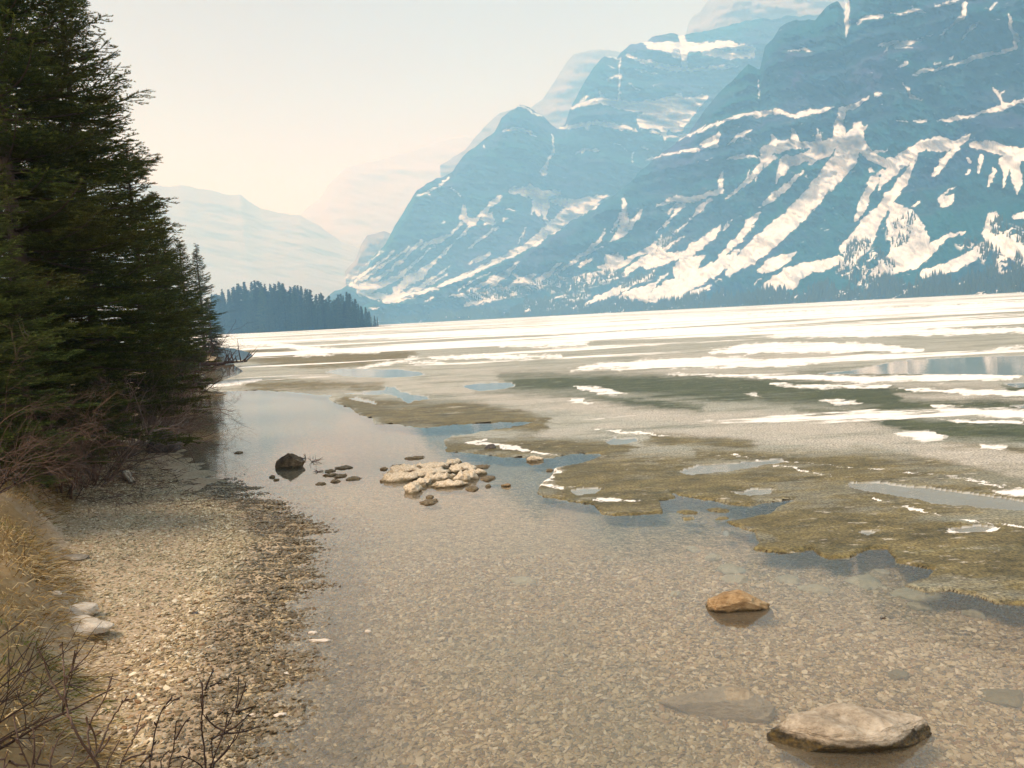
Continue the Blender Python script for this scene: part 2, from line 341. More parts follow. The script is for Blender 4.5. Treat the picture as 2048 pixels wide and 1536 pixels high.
def rock_mat(name, c0, c1, c2, pale=None):
    m = Mat(name); P = m.pos()
    sh = m.scale(P, (0.6, 0.6, 1.0))
    a = m.noise(sh, 0.012, 8, 0.6); b = m.noise(m.scale(P, (1, 1, 6)), 0.006, 6, 0.6, 0.6)
    st = m.noise(m.scale(P, (0.25, 0.25, 4)), 0.02, 6, 0.7, 0.4); col = m.mix(a, c0, c1); col = col if pale else m.mix(m.rng(st, 0.5, 0.62), col, m.mix(0.6, col, (0.07, 0.085, 0.10))); col = m.mix(m.rng(b, 0.45, 0.62), col, c2)
    hue = m.noise(m.scale(P, (1, 1, 1.6)), 0.0035, 5, 0.6)
    if pale is None:
        col = m.mix(m.rng(hue, 0.47, 0.60), col, (0.004, 0.060, 0.064)); col = m.mix(m.rng(hue, 0.46, 0.36), col, (0.045, 0.040, 0.105))
    n1 = m.noise(P, 0.035, 8, 0.75); n2 = m.noise(P, 0.16, 6, 0.75)
    f = m.attr('snow')
    f = m.math('ADD', m.math('MULTIPLY', f, 1.25), m.math('MULTIPLY', m.math('SUBTRACT', n1, 0.5), 1.0)); f = m.math('ADD', f, m.math('MULTIPLY', m.math('SUBTRACT', n1, 0.5), 15.0))
    f = m.math('ADD', f, m.math('MULTIPLY', m.math('SUBTRACT', n2, 0.5), 13.0))
    # broken snow between the trees
    n3 = m.noise(m.scale(P, (1, 1, 0.8)), 0.07, 3, 0.65)
    g = m.math('MULTIPLY', m.rng(m.attr('speck'), 0.1, 0.9), m.rng(n3, 0.50, 0.54))
    s = m.math('MAXIMUM', m.rng(f, -0.5, 0.7), g)
    s = m.math('MAXIMUM', s, m.math('MULTIPLY', m.rng(m.attr('foot'), 0.1, 0.9), m.rng(n3, 0.585, 0.61)))
    fl = m.noise(m.scale(P, (1, 1, 3.2)), 0.055, 7, 0.72)
    s = s if pale else m.math('MAXIMUM', s, m.math('MULTIPLY', m.rng(fl, 0.655, 0.68), m.rng(m.noise(P, 0.006, 3), 0.42, 0.55)))
    # trees break up the sheet of snow where they stand
    col = m.mix(m.attr('foot'), col, (0.020, 0.030, 0.026))
    sn = m.mix(m.rng(m.noise(m.scale(P, (1.6, 1.6, 0.5)), 0.03, 8, 0.7), 0.38, 0.6), (0.56, 0.57, 0.58), (0.88, 0.86, 0.82))
    c = m.mix(s, col, sn)
    bp = m.bump(m.noise(sh, 0.035, 7, 0.65), 0.7, 24 if pale is None else 7)
    return m.fin(m.bsdf(c, 0.9, bp, 0.1))
M_ROCK = rock_mat('haze_tinted_cliff_rock', (0.006, 0.024, 0.060), (0.014, 0.040, 0.080), (0.006, 0.046, 0.062))  # dark rock with the blue of the haze put into its colour
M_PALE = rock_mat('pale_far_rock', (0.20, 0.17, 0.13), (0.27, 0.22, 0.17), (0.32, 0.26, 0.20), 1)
M_PALE2 = rock_mat('haze_tinted_rosy_rock', (0.54, 0.42, 0.33), (0.58, 0.46, 0.36), (0.60, 0.48, 0.38), 1)  # pale warm colour stands in for thicker smoke before the far mountain
M_PALE3 = rock_mat('haze_tinted_cream_rock', (0.44, 0.36, 0.29), (0.48, 0.40, 0.32), (0.50, 0.42, 0.34), 1)  # base colour lightened so the ridge fades as in denser haze

def mountain(name, sky, Db, Dr, nx, nr, seed, label, mat, relief=0.05, foot=0.0, prof=0.75, jag=1.6, back=0.35):
    sky = sorted(sky)
    sx = np.array([p[0] for p in sky], float); sy = np.array([p[1] for p in sky], float)
    xs = np.linspace(sx[0], sx[-1], nx); ys = np.interp(xs, sx, sy)
    ys = ys + jag * 3.0 * fbm(xs / 26, xs * 0 + seed, seed, 5, 0.6)
    d = ray(xs, ys); az = np.arctan2(d[:, 0], d[:, 1]); el = d[:, 2] / np.hypot(d[:, 0], d[:, 1])
    db = np.interp(xs, [p[0] for p in Db], [p[1] for p in Db]); dr = np.interp(xs, [p[0] for p in Dr], [p[1] for p in Dr])
    nb = 14
    t = np.concatenate([np.linspace(0, 1, nr), np.linspace(1, 2, nb + 1)[1:]])[:, None]
    tt = np.minimum(t, 1)
    eb = -(H + 0.8) / db
    E = eb + (el - eb) * tt
    D = db + (dr - db) * tt ** prof
    Z = H + D * E
    # fall lines lean down to the left, ledges run across
    xx = az[None] * 1000 + 0 * t
    zz = Z
    shear = xx + zz * 0.55
    r = ridged(shear / 95, (zz - xx * 0.2) / 260, seed + 3, 5)
    r2 = fbm(shear / 24, zz / 40, seed + 5, 4)
    led = vnoise(xx / 240, (zz + xx * 0.16) / 22, seed + 9)
    env = sstep(0, 0.12, tt) * (1 - 0.75 * sstep(0.9, 1.0, tt))
    D = D * (1 - relief * env * (r * (0.35 + 0.65 * sstep(0.25, 0.7, tt)) + 0.22 * r2 + (0.3 if relief > 0.02 else 0.0) * led * sstep(0.35, 0.7, tt)))
    Z = H + D * E
    bt = np.clip(t - 1, 0, 1)
    zr = Z[nr - 1][None]
    D = np.where(t > 1, D + bt * (dr[None] * back), D)
    Z = np.where(t > 1, zr * (1 - 0.8 * bt) + 12 * r2 * bt, Z)
    V = np.stack([np.sin(az)[None] * D, np.cos(az)[None] * D, Z], -1).reshape(-1, 3)
    px, py = project(V)
    nzx = 7 * fbm(px / 16, py / 16, 71, 5, 0.65); nzy = 7 * fbm(px / 16, py / 16, 93, 5, 0.65)
    sn = SNOW.get(px + nzx, py + nzy); sp = np.clip((SPK.get(px, py) + 4) / 8, 0, 1)
    fr = (t > 1) & (Z > -9999)
    sn = np.where(fr.reshape(-1), -1.5 + 5 * fbm(V[:, 0] / 90, V[:, 1] / 90, 5, 4), sn)
    sn = np.where(V[:, 2] > -100, sn, sn)
    if foot > 0:
        top = foot * (0.65 + 0.8 * fbm(px / 60, px * 0, 44, 4))
        ft = 1 - sstep(0.75, 1.1, (V[:, 2] / np.maximum(top, 3)))
        ft = np.where(fr.reshape(-1), 0, ft)
    else: ft = np.zeros(len(V))
    nrow = nr + nb
    o = mesh_np(name, V, grid_faces(nrow, nx), mat, attrs={'snow': sn, 'speck': sp, 'foot': ft})
    tag(o, label, kind='structure'); o['category'] = 'mountain'
    return o, V.reshape(nrow, nx, 3), nr, px.reshape(nrow, nx), py.reshape(nrow, nx), sn.reshape(nrow, nx), ft.reshape(nrow, nx), sp.reshape(nrow, nx)

NEAR = mountain('mountain', [(640,628),(700,616),(850,578),(950,541),(1050,500),(1150,442),(1237,384),(1300,325),(1380,264),(1395,240),(1430,195),(1465,160),(1497,128),(1512,136),(1520,140),(1530,95),(1560,55),(1595,38),(1630,42),(1652,12),(1675,2),(1690,22),(1700,-10),(1740,-70),(1850,-150),(2048,-230),(2300,-330)],
    [(640,1950),(1000,1450),(1500,1050),(2048,780),(2300,720)], [(640,2000),(850,1900),(1237,1750),(1500,1550),(1700,1450),(2300,1350)], 820, 420, 3,
    'nearest dark rock massif filling the right side above the frozen lake', M_ROCK, relief=0.125, foot=26, jag=2.4)
MIDM = mountain('mountain', [(600,640),(660,590),(700,566),(735,535),(745,515),(770,490),(790,452),(812,415),(830,386),(850,368),(880,356),(905,344),(925,310),(945,298),(962,283),(990,262),(1003,236),(1022,222),(1040,209),(1060,217),(1080,228),(1115,258),(1130,252),(1140,216),(1160,180),(1185,136),(1210,112),(1232,118),(1242,104),(1262,88),(1292,84),(1302,74),(1322,70),(1342,66),(1362,72),(1384,66),(1420,60),(1500,40),(1620,30),(1750,20)],
    [(600,2080),(800,2050),(1200,1900),(1750,1800)], [(600,2150),(740,2400),(1040,2500),(1400,2700),(1750,2700)], 560, 330, 11,
    'blue grey pyramid peaks with a snow fan behind the nearest massif', M_ROCK, relief=0.08, foot=18, jag=2.4)
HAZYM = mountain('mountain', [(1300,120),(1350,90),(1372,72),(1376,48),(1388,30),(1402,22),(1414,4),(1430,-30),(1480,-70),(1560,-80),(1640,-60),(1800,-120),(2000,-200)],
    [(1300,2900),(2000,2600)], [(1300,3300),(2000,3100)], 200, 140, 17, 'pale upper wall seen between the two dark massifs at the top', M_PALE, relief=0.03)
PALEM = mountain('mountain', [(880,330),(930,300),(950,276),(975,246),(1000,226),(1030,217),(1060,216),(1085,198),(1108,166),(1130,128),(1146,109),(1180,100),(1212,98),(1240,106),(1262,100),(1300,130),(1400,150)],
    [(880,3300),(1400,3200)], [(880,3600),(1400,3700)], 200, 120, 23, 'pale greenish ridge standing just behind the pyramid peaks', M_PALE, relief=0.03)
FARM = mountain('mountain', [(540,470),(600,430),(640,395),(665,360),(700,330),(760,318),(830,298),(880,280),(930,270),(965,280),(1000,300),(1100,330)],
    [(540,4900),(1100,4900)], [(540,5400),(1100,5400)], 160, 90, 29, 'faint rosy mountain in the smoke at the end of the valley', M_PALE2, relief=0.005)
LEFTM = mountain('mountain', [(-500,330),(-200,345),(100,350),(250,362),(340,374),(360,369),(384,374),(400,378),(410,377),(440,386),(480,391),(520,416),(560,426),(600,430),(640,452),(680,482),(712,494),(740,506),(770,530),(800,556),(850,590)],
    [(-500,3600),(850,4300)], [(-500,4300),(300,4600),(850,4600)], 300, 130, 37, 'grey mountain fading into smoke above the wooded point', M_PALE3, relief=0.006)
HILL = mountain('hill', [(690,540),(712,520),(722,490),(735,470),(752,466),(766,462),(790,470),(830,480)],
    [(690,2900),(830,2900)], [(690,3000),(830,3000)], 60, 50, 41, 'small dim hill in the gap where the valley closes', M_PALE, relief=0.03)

# ---- haze: even smoke that fills the valley
hm = bpy.data.materials.new('valley_smoke'); hm.use_nodes = True
ht = hm.node_tree; ht.nodes.clear(); ho = ht.nodes.new('ShaderNodeOutputMaterial'); hv = ht.nodes.new('ShaderNodeVolumePrincipled')
hv.inputs['Color'].default_value = (0.27, 0.60, 1.0, 1); hv.inputs['Absorption Color'].default_value = (1, 1, 1, 1)
hv.inputs['Density'].default_value = 0.00053; hv.inputs['Anisotropy'].default_value = 0.0
ht.links.new(hv.outputs[0], ho.inputs['Volume'])
hx0, hx1, hy0, hy1, hz0, hz1 = -6500, 6500, -900, 8000, -8.0, 1340
V = np.array([(x, y, z) for z in (hz0, hz1) for y in (hy0, hy1) for x in (hx0, hx1)])
F = np.array([(0, 2, 3, 1), (4, 5, 7, 6), (0, 1, 5, 4), (2, 6, 7, 3), (0, 4, 6, 2), (1, 3, 7, 5)])
hz = mesh_np('haze', V, F, hm, smooth=False); tag(hz, 'wildfire smoke hanging evenly in the air over the lake', kind='stuff')
# ------------------------------------------------------------------ shore, lake bed, water, ice
def gp(pts, z=0.0): return [tuple(ground_pt(x, y, z)[:2]) for x, y in pts]
SHORE = [(-0.75, -3.0), (-1.0, 0.8)] + gp([(470,1700),(505,1536),(530,1450),(572,1370),(558,1290),(575,1240),(592,1200),(588,1130),(618,1085),(590,1050),(555,1020),(480,985),(425,950),(375,915),(345,890),(330,860),(318,820),(310,780),(345,752),(390,736),(420,728),(432,716),(436,704)]) + [(-60, 125), (-120, 150), (-300, 180), (-900, 200), (-900, -3.0)]
POINT = [(x * 1.9, y * 1.9) for x, y in [(-52, 296), (-75, 315), (-110, 345), (-160, 392), (-260, 470), (-420, 620), (-300, 900), (-120, 700), (-70, 420), (-50, 330)]]
def H_ground(x, y):
    x = np.asarray(x, float); y = np.asarray(y, float)
    near = np.hypot(x, y)
    sc = np.clip(near / 8, 0.6, 3)
    d = poly_sd(x, y, SHORE)
    # waves leave tongues of gravel along the edge
    wob = 0.42 * fbm(x * 0.8, y * 2.8, 3, 3) + 0.20 * fbm(x * 2.2, y * 7, 8, 3)
    wob = wob * sstep(0.9, 0.0, np.abs(d)) * (1 - sstep(14, 30, near)) 
    dd = d + wob * 1.0
    inl = np.maximum(dd, 0); off = np.maximum(-dd, 0)
    z = 0.115 * np.minimum(inl, 2.6) + 0.03 * np.clip(inl - 2.6, 0, 6)
    z = z - 0.38 * (1 - np.exp(-off * 0.13)) - 0.9 * sstep(12, 60, off) 
    # turf bank on the left
    edge = -3.25 + 0.25 * fbm(y * 0.9, y * 0 + 2, 14, 3) - 0.62 * (y - 5.5)
    bank = sstep(0.0, 0.55, edge - x) * sstep(1.0, 2.5, y) * (1 - sstep(10, 12.5, y)) * sstep(0.3, 1.0, inl)
    z = z + bank * (0.42 + 0.10 * fbm(x * 1.4, y * 1.4, 4, 3)) + 0.10 * np.clip(edge - x - 0.5, 0, 4) * sstep(1, 2.5, y) * sstep(0.6, 2.0, inl) * (1 - sstep(12, 20, y))
    # rising ground under the spruces
    z = z + 0.35 * sstep(9.5, 13.5, y) * sstep(0.6, 3.0, inl) + 0.10 * np.clip(inl - 3, 0, 12) * sstep(9.5, 13.5, y)
    z = z + 0.012 * fbm(x * 2.2, y * 2.2, 21, 4) * sstep(-0.2, 0.4, dd)
    p = poly_sd(x, y, POINT)
    z = np.maximum(z, np.clip(0.05 * p, -3, 2.2) + np.where(p > 0, 0.2, -3))
    return z
def G(x, y): return float(H_ground(np.array([x]), np.array([y]))[0])

rr = np.concatenate([np.linspace(0.0, 1.2, 6), 1.2 * (7500 / 1.2) ** np.linspace(0, 1, 560)[1:]])
azv = np.radians(np.concatenate([np.linspace(-180, -50, 40)[:-1], np.linspace(-50, 44, 760), np.linspace(44, 180, 40)[1:]]))
R_, A_ = np.meshgrid(rr, azv, indexing='ij')
gx, gy = R_ * np.sin(A_), R_ * np.cos(A_)
gz = H_ground(gx, gy)
wet = 1 - sstep(0.005, 0.045, gz + 0.02 * fbm(gx * 3, gy * 3, 77, 3))
edge_l = -3.25 - 0.62 * (gy - 5.5)
turf = sstep(0.0, 0.5, edge_l - gx + 0.4 * fbm(gx * 1.5, gy * 1.5, 31, 4)) * sstep(0.5, 2, gy) * (1 - sstep(11, 13, gy))
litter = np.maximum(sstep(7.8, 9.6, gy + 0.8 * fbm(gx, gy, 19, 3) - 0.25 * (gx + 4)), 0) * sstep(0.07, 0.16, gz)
m = Mat('lake_gravel'); P = m.pos()
big = m.noise(P, 0.8, 4, 0.6)
v1c = m.voro(m.scale(P, (1, 1.0, 1)), 34, out='Color'); v1d = m.voro(P, 34, 'DISTANCE_TO_EDGE')
sep = m.n('SeparateColor'); m.l(v1c, sep.inputs[0])
peb = m.ramp(sep.outputs[0], [(0.0, (0.17, 0.13, 0.075)), (0.3, (0.37, 0.29, 0.165)), (0.55, (0.46, 0.38, 0.235)), (0.8, (0.54, 0.43, 0.26)), (1.0, (0.72, 0.62, 0.44))])
peb = m.mix(m.rng(v1d, 0.0, 0.10), (0.075, 0.058, 0.036), peb)
peb = m.mix(m.rng(m.noise(P, 0.35, 5, 0.55), 0.45, 0.62), peb, m.mix(0.45, peb, (0.22, 0.25, 0.20)))
peb = m.mix(m.rng(m.noise(m.scale(P, (1.2, .7, 1)), 0.5, 4, 0.5), 0.52, 0.66), peb, m.mix(0.4, peb, (0.40, 0.29, 0.18)))
sand = m.mix(m.rng(m.noise(P, 38, 6, 0.8), 0.33, 0.67), (0.22, 0.165, 0.105), (0.66, 0.56, 0.42))
sand = m.mix(m.rng(big, 0.42, 0.62), sand, m.mix(0.5, sand, (0.22, 0.15, 0.09)))
c = m.mix(m.attr('wet'), sand, peb)
drytop = m.mix(m.noise(P, 18, 5, 0.7), (0.12, 0.08, 0.035), (0.34, 0.25, 0.13)); drytop = m.mix(m.rng(m.noise(P, 2.2, 6, 0.7), 0.52, 0.66), drytop, m.mix(m.noise(P, 60, 3, 0.7), (0.16, 0.13, 0.09), (0.40, 0.34, 0.25)))
c = m.mix(m.attr('turf'), c, drytop)
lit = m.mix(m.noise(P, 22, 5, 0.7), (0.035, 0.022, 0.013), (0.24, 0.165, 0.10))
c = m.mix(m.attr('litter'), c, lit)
hh = m.math('ADD', m.math('MULTIPLY', m.rng(v1d, 0, 0.25), m.attr('wet')), m.noise(P, 45, 4, 0.7))
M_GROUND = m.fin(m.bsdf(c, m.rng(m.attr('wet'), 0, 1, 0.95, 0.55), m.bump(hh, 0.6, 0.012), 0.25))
V = np.stack([gx, gy, gz], -1).reshape(-1, 3)
ground = mesh_np('ground', V, grid_faces(len(rr), len(azv)), M_GROUND, attrs={'wet': wet.ravel(), 'turf': turf.ravel(), 'litter': litter.ravel()})
tag(ground, 'gravel beach running down into the shallow stony lake bed', kind='structure')

# water
m = Mat('lake_water'); P = m.pos()
lw = m.n('Fresnel'); lw.inputs['IOR'].default_value = 1.52
rip = m.noise(m.scale(P, (1.0, 2.2, 1)), 3.2, 3, 0.5)
rip2 = m.noise(m.scale(P, (1.0, 1.6, 1)), 16, 2, 0.5)
hgt = m.math('ADD', rip, m.math('MULTIPLY', rip2, 0.18))
bp = m.bump(hgt, 0.35, 0.004)
m.l(bp, lw.inputs['Normal'])
tr = m.n('BsdfTransparent'); tr.inputs[0].default_value = (0.95, 0.95, 0.92, 1)
df = m.n('BsdfDiffuse'); df.inputs[0].default_value = (0.50, 0.45, 0.34, 1)
md = m.n('MixShader'); md.inputs[0].default_value = 0.15; m.l(tr.outputs[0], md.inputs[1]); m.l(df.outputs[0], md.inputs[2])
gl = m.n('BsdfGlossy'); gl.inputs['Roughness'].default_value = 0.02; m.l(bp, gl.inputs['Normal']); gl.inputs['Color'].default_value = (1, 1, 1, 1)
ms = m.n('MixShader'); m.l(lw.outputs[0], ms.inputs[0]); m.l(md.outputs[0], ms.inputs[1]); m.l(gl.outputs[0], ms.inputs[2])
M_WATER = m.fin(ms.outputs[0])
rw = np.concatenate([[0.0], 1.0 * 3400 ** np.linspace(0, 1, 60)]); aw = np.radians(np.linspace(-180, 180, 145))
Rw, Aw = np.meshgrid(rw, aw, indexing='ij')
water = mesh_np('water', np.stack([Rw * np.sin(Aw), Rw * np.cos(Aw), 0 * Rw], -1).reshape(-1, 3), grid_faces(len(rw), len(aw)), M_WATER)
tag(water, 'calm clear shallow lake water reflecting the pale smoky sky', kind='structure')

# ---- ice sheet
NEAR_EDGE = [(250,772),(385,770),(420,783),(450,784),(520,780),(600,786),(640,791),(668,790),(655,797),(668,806),(700,816),(718,830),(745,838),(750,848),(790,850),(850,857),(900,850),(960,848),(1000,846),(1068,843),(1040,852),(990,858),(940,868),(905,872),(885,880),(893,893),(890,903),(930,906),(985,912),(1050,916),(1100,916),(1160,908),(1205,909),(1180,922),(1140,930),(1112,936),(1100,955),(1082,968),(1075,986),(1090,996),(1130,1000),(1155,1005),(1190,1012),(1205,1028),(1260,1033),(1325,1026),(1322,1012),(1318,1002),(1350,994),(1342,985),(1362,990),(1410,1000),(1450,1008),(1500,1012),(1560,1004),(1590,1000),(1560,1012),(1540,1028),(1500,1036),(1450,1044),(1468,1054),(1510,1065),(1520,1085),(1508,1100),(1560,1108),(1600,1104),(1622,1098),(1640,1112),(1660,1118),(1700,1115),(1722,1104),(1742,1098),(1775,1098),(1785,1112),(1790,1126),(1830,1132),(1866,1140),(1856,1158),(1808,1170),(1850,1184),(1900,1180),(1950,1190),(1990,1208),(2048,1212),(2160,1240),(2400,1330)]
ICE = Field(230, 560, 2300, 1340, 0)
POND = Field(230, 560, 2300, 1340, -14)
f = poly_sd(ICE.X, ICE.Y, NEAR_EDGE + [(2400, 400), (250, 400)])
for hole in [
 [(200,690),(430,694),(470,698),(500,706),(506,712),(495,718),(462,722),(470,732),(486,742),(470,752),(448,758),(430,768),(400,772),(200,776)],
 [(652,744),(680,738),(740,739),(800,740),(836,744),(850,749),(820,753),(780,755),(720,754),(690,752)],
 [(690,787),(720,786),(770,780),(772,774),(790,776),(800,784),(826,790),(858,794),(852,799),(830,800),(816,806),(800,796),(780,788),(730,789)],
 [(700,798),(745,806),(752,808),(746,804),(712,795)],
 [(925,772),(960,768),(1022,766),(1030,772),(1000,778),(960,781),(940,778)],
 [(1640,748),(1700,742),(1760,730),(1800,722),(1870,718),(1960,714),(2060,712),(2200,712),(2200,752),(2048,750),(1900,748),(1750,747)],
 [(1214,884),(1230,877),(1270,877),(1276,882),(1250,888),(1222,890)],
 [(1358,944),(1400,932),(1470,928),(1560,920),(1572,924),(1520,932),(1480,938),(1440,945),(1380,949)],
 [(1142,985),(1165,980),(1200,979),(1190,988),(1150,990)],
 [(2010,768),(2200,762),(2200,772),(2030,774)],[(2020,812),(2200,806),(2200,814),(2040,816)],
 [(1470,988),(1510,980),(1545,980),(1540,988),(1500,992)],
 [(1700,966),(1760,968),(1850,978),(1950,990),(2060,1006),(2200,1026),(2200,1044),(2060,1024),(1960,1016),(1880,1008),(1800,992),(1740,984),(1700,974)],
 [(1716,1066),(1740,1062),(1752,1066),(1738,1072)],[(1900,1060),(1950,1054),(1990,1056),(1960,1064),(1920,1066)],
 [(1452,1060),(1452,1060),(1452,1060)],
]:
    hs = poly_sd(ICE.X, ICE.Y, hole); f = np.minimum(f, -hs)
    if hole[0] != (200, 690): POND.F = np.maximum(POND.F, hs)
for fl in [[(1352,1024),(1380,1019),(1402,1024),(1392,1030),(1370,1028)],[(1362,1034),(1388,1033),(1392,1038),(1370,1040)],[(1412,1018),(1440,1015),(1464,1022),(1450,1026),(1420,1023)],[(1422,1038),(1450,1034),(1462,1038),(1430,1041)]]:
    f = np.maximum(f, poly_sd(ICE.X, ICE.Y, fl))
ICE.F = f
def soft(strokes, scale=0.5):
    """painted zone: each stroke (pts, value)"""
    Fd = Field(230, 560, 2300, 1340, -60)
    for st in strokes: Fd.stroke(st, add=60)
    return Fd
Z_WHITE = soft([[(1140,742,2),(1190,733,10),(1290,727,14),(1400,722,12),(1500,720,10)],[(1230,742,3),(1300,732,12),(1400,727,18),(1560,728,16),(1660,722,6)],[(1420,705,6),(1500,697,18),(1640,696,22),(1760,697,14),(1840,704,3)],[(1560,696,3),(1500,706,12)],
  [(870,716,4),(960,715,8),(1120,713,6)],[(640,700,6),(560,690,8),(470,684,8)],[(760,704,4),(690,702,10),(600,697,6)],[(1000,692,6),(1160,688,8),(1180,690,4)],[(1540,672,6),(1700,668,14),(1900,664,12),(2100,660,10)],
  [(1180,672,6),(1320,664,10),(1500,660,8)],[(700,676,6),(900,668,8),(1100,660,8)],[(1300,640,6),(1700,622,8),(2100,604,8)],
  [(1340,749,3),(1560,755,7),(1760,760,12),(1950,755,16),(2035,757,6)],[(1550,770,3),(1620,775,7),(1780,774,4)],[(1860,815,4),(1900,820,14),(1980,828,14),(2100,834,16)],[(1880,842,3),(2048,850,6)],[(1800,868,4),(1850,876,26),(1890,880,6)],[(1960,895,8),(2010,898,8)],
  [(1980,986,6),(2060,990,18),(2150,996,18)],[(1150,777,4),(1200,782,12),(1260,790,3)],[(1140,802,4),(1170,803,8)],[(1490,790,3),(1520,793,8)],[(1810,780,4),(2060,790,12)],[(1640,802,3),(1680,808,8),(1720,806,3)],
  [(1990,698,3),(2100,692,6)],[(820,728,3),(880,727,5)],[(1900,1066,5),(1990,1060,10)],[(520,760,4),(480,766,6),(400,772,8),(300,774,10)],[(690,742,4),(790,725,5),(806,722,6),(840,716,3)],[(590,712,3),(650,708,6),(690,702,4)]])
Z_PALE = soft([[(860,786,6),(930,790,26),(1010,800,30),(1100,808,30),(1200,816,24),(1300,832,24),(1420,842,30),(1560,850,50),(1700,858,50),(1780,880,40),(1900,905,40),(2100,950,60)],[(480,770,14),(400,772,20)],[(1140,742,10),(1400,745,10),(1700,760,12),(2000,775,16)],
  [(860,760,10),(1000,765,10)],[(900,745,6),(1100,740,10),(1500,744,10)],[(1290,720,20),(1700,715,20)],[(600,750,8),(720,762,10),(860,770,10)],[(1080,870,8),(1200,868,6)],[(1200,855,6),(1400,868,14),(1560,880,20),(1700,890,20)],[(2100,800,14),(1800,795,8)],[(1130,928,3),(1090,960,8),(1110,978,6)],[(560,790,6),(700,780,6)]])
Z_GREEN = soft([[(1000,770,16),(1150,768,26),(1300,772,40),(1450,778,50),(1600,785,50),(1800,800,40),(2100,800,50)],[(960,785,8),(1250,810,20),(1400,820,10)],[(1600,830,20),(1760,845,24),(1860,860,30),(2100,870,40)],[(1000,750,4),(1300,744,5)],[(1600,750,4),(2000,748,4)],[(1880,740,3),(2060,742,4)]])
Z_BROWN = soft([[(500,710,20),(600,720,30),(720,718,24),(820,710,12)],[(480,770,10),(620,775,20),(760,770,14)],[(690,805,20),(800,830,50),(950,830,50),(1080,850,30)],[(900,895,20),(1100,895,30),(1250,900,24)],[(1100,960,60),(1260,970,90),(1400,970,50),(1500,1000,30)],[(1480,1040,30),(1600,1060,80),(1800,1080,90),(2100,1130,150)],[(1300,880,20),(1500,890,20)],[(1400,910,20),(1700,930,20)],[(1900,900,30),(2100,920,30)]])
Z_RIM = soft([[(935,888,5),(970,885,9),(1000,893,7),(1040,900,6),(1100,913,4)],[(1118,934,2),(1105,955,9),(1088,968,9),(1120,982,4)],[(1180,1003,3),(1240,1003,6),(1280,1008,2)],[(1900,1062,3),(1920,1062,6)],[(1560,925,1),(1900,955,2),(2100,990,3)],[(1740,1000,2),(1900,1040,2),(2060,1060,3)],[(1180,862,2),(1280,868,4),(1360,875,1)],[(1460,908,1),(1520,925,3),(1660,955,2)],[(2020,756,2),(2040,758,2)],[(1900,956,2),(2000,976,4)]])
smax = H / 3.6; smin = H / 2100.0
s_ = np.concatenate([np.linspace(smax, 0.012, 400)[:-1], np.geomspace(0.012, smin, 70)])
ia = np.radians(np.linspace(-27, 43, 1020))
S_, IA = np.meshgrid(s_, ia, indexing='ij'); IR = H / S_
IR = IR / np.cos(IA) * 1.0
ix, iy = IR * np.sin(IA), IR * np.cos(IA)
px, py = project(np.stack([ix, iy, 0 * ix], -1))
kx = 4.0 * fbm(ix * 1.7, iy * 1.7, 51, 4, 0.65); ky = 2.6 * fbm(ix * 1.9, iy * 1.9, 61, 4, 0.65)
nearw = sstep(690, 860, py)
F_ = ICE.get(px + kx * (0.35 + nearw), py + ky * (0.35 + nearw)) + 3.6 * nearw * fbm(ix * 3.2, iy * 3.2, 65, 3, 0.6)
F_ = F_ - 0.3
zi = np.clip(F_ * 0.010, -0.018, 0.014) + np.where(F_ > 1, 0.008 * fbm(ix * 2.5, iy * 2.5, 68, 4, 0.6) + 0.006, 0) * sstep(1, 5, F_)
shore_d = poly_sd(ix, iy, SHORE)
pf = POND.get(px, py) + 2 * fbm(ix, iy, 5, 3)
pond = sstep(-8, -3, pf) * (F_ < 1.0)
zi = np.where(pf > -9, np.clip(F_ * 0.010, -0.030, 0.014) + 0.003 * fbm(ix * 2, iy * 2, 9, 3), zi)
keep = ((F_ > -1.8) | (pf > -8)) & (shore_d < 2.0)
kf = keep[:-1, :-1] & keep[1:, :-1] & keep[:-1, 1:] & keep[1:, 1:]
def zone(Z, w): 
    v = Z.get(px + kx * 3 + wx, py + ky * 1.6 + wy); return sstep(-w, w * 0.6, v)
wx = 30 * fbm(px / 55, py / 9, 201, 4, 0.6); wy = 5.0 * fbm(px / 34, py / 7, 211, 4, 0.65)
white = zone(Z_WHITE, 4.5); pale = zone(Z_PALE, 16.0); green = zone(Z_GREEN, 18); brown = np.maximum(zone(Z_BROWN, 14), sstep(860, 940, py) * 0.8); rim = zone(Z_RIM, 2.5)
hor = 634 - 0.053 * (px - 1024)
far = 1 - sstep(28, 105, py - hor)
V = np.stack([ix, iy, zi], -1).reshape(-1, 3)
V, Fc, at = compact(V, grid_faces(*IR.shape, keep=kf), {'white': white.ravel(), 'pale': pale.ravel(), 'green': green.ravel(), 'brown': brown.ravel(), 'rim': rim.ravel(), 'far': far.ravel(), 'pond': (pond * 1.0).ravel()})
m = Mat('rotten_lake_ice'); P = m.pos()
nL = m.noise(m.scale(P, (0.30, 1.0, 1)), 0.014, 14, 0.78); nM = m.noise(m.scale(P, (0.8, 1, 1)), 0.55, 6, 0.62); nS = m.noise(m.scale(P, (0.7, 1.2, 1)), 2.6, 9, 0.78); nW = m.noise(m.scale(P, (0.35, 1.2, 1)), 0.8, 10, 0.75); nF = m.noise(P, 42, 3, 0.7)
grey = m.mix(m.rng(nW, 0.38, 0.62), (0.20, 0.21, 0.165), (0.44, 0.44, 0.385))
oliv = m.mix(m.rng(nS, 0.35, 0.65), (0.044, 0.037, 0.011), (0.20, 0.165, 0.068))
gren = m.mix(m.rng(nS, 0.35, 0.65), (0.020, 0.030, 0.009), (0.085, 0.10, 0.040))
b2 = m.rng(m.math('ADD', m.attr('brown'), m.math('MULTIPLY', m.math('SUBTRACT', nW, 0.5), 3.4)), 0.25, 0.85)
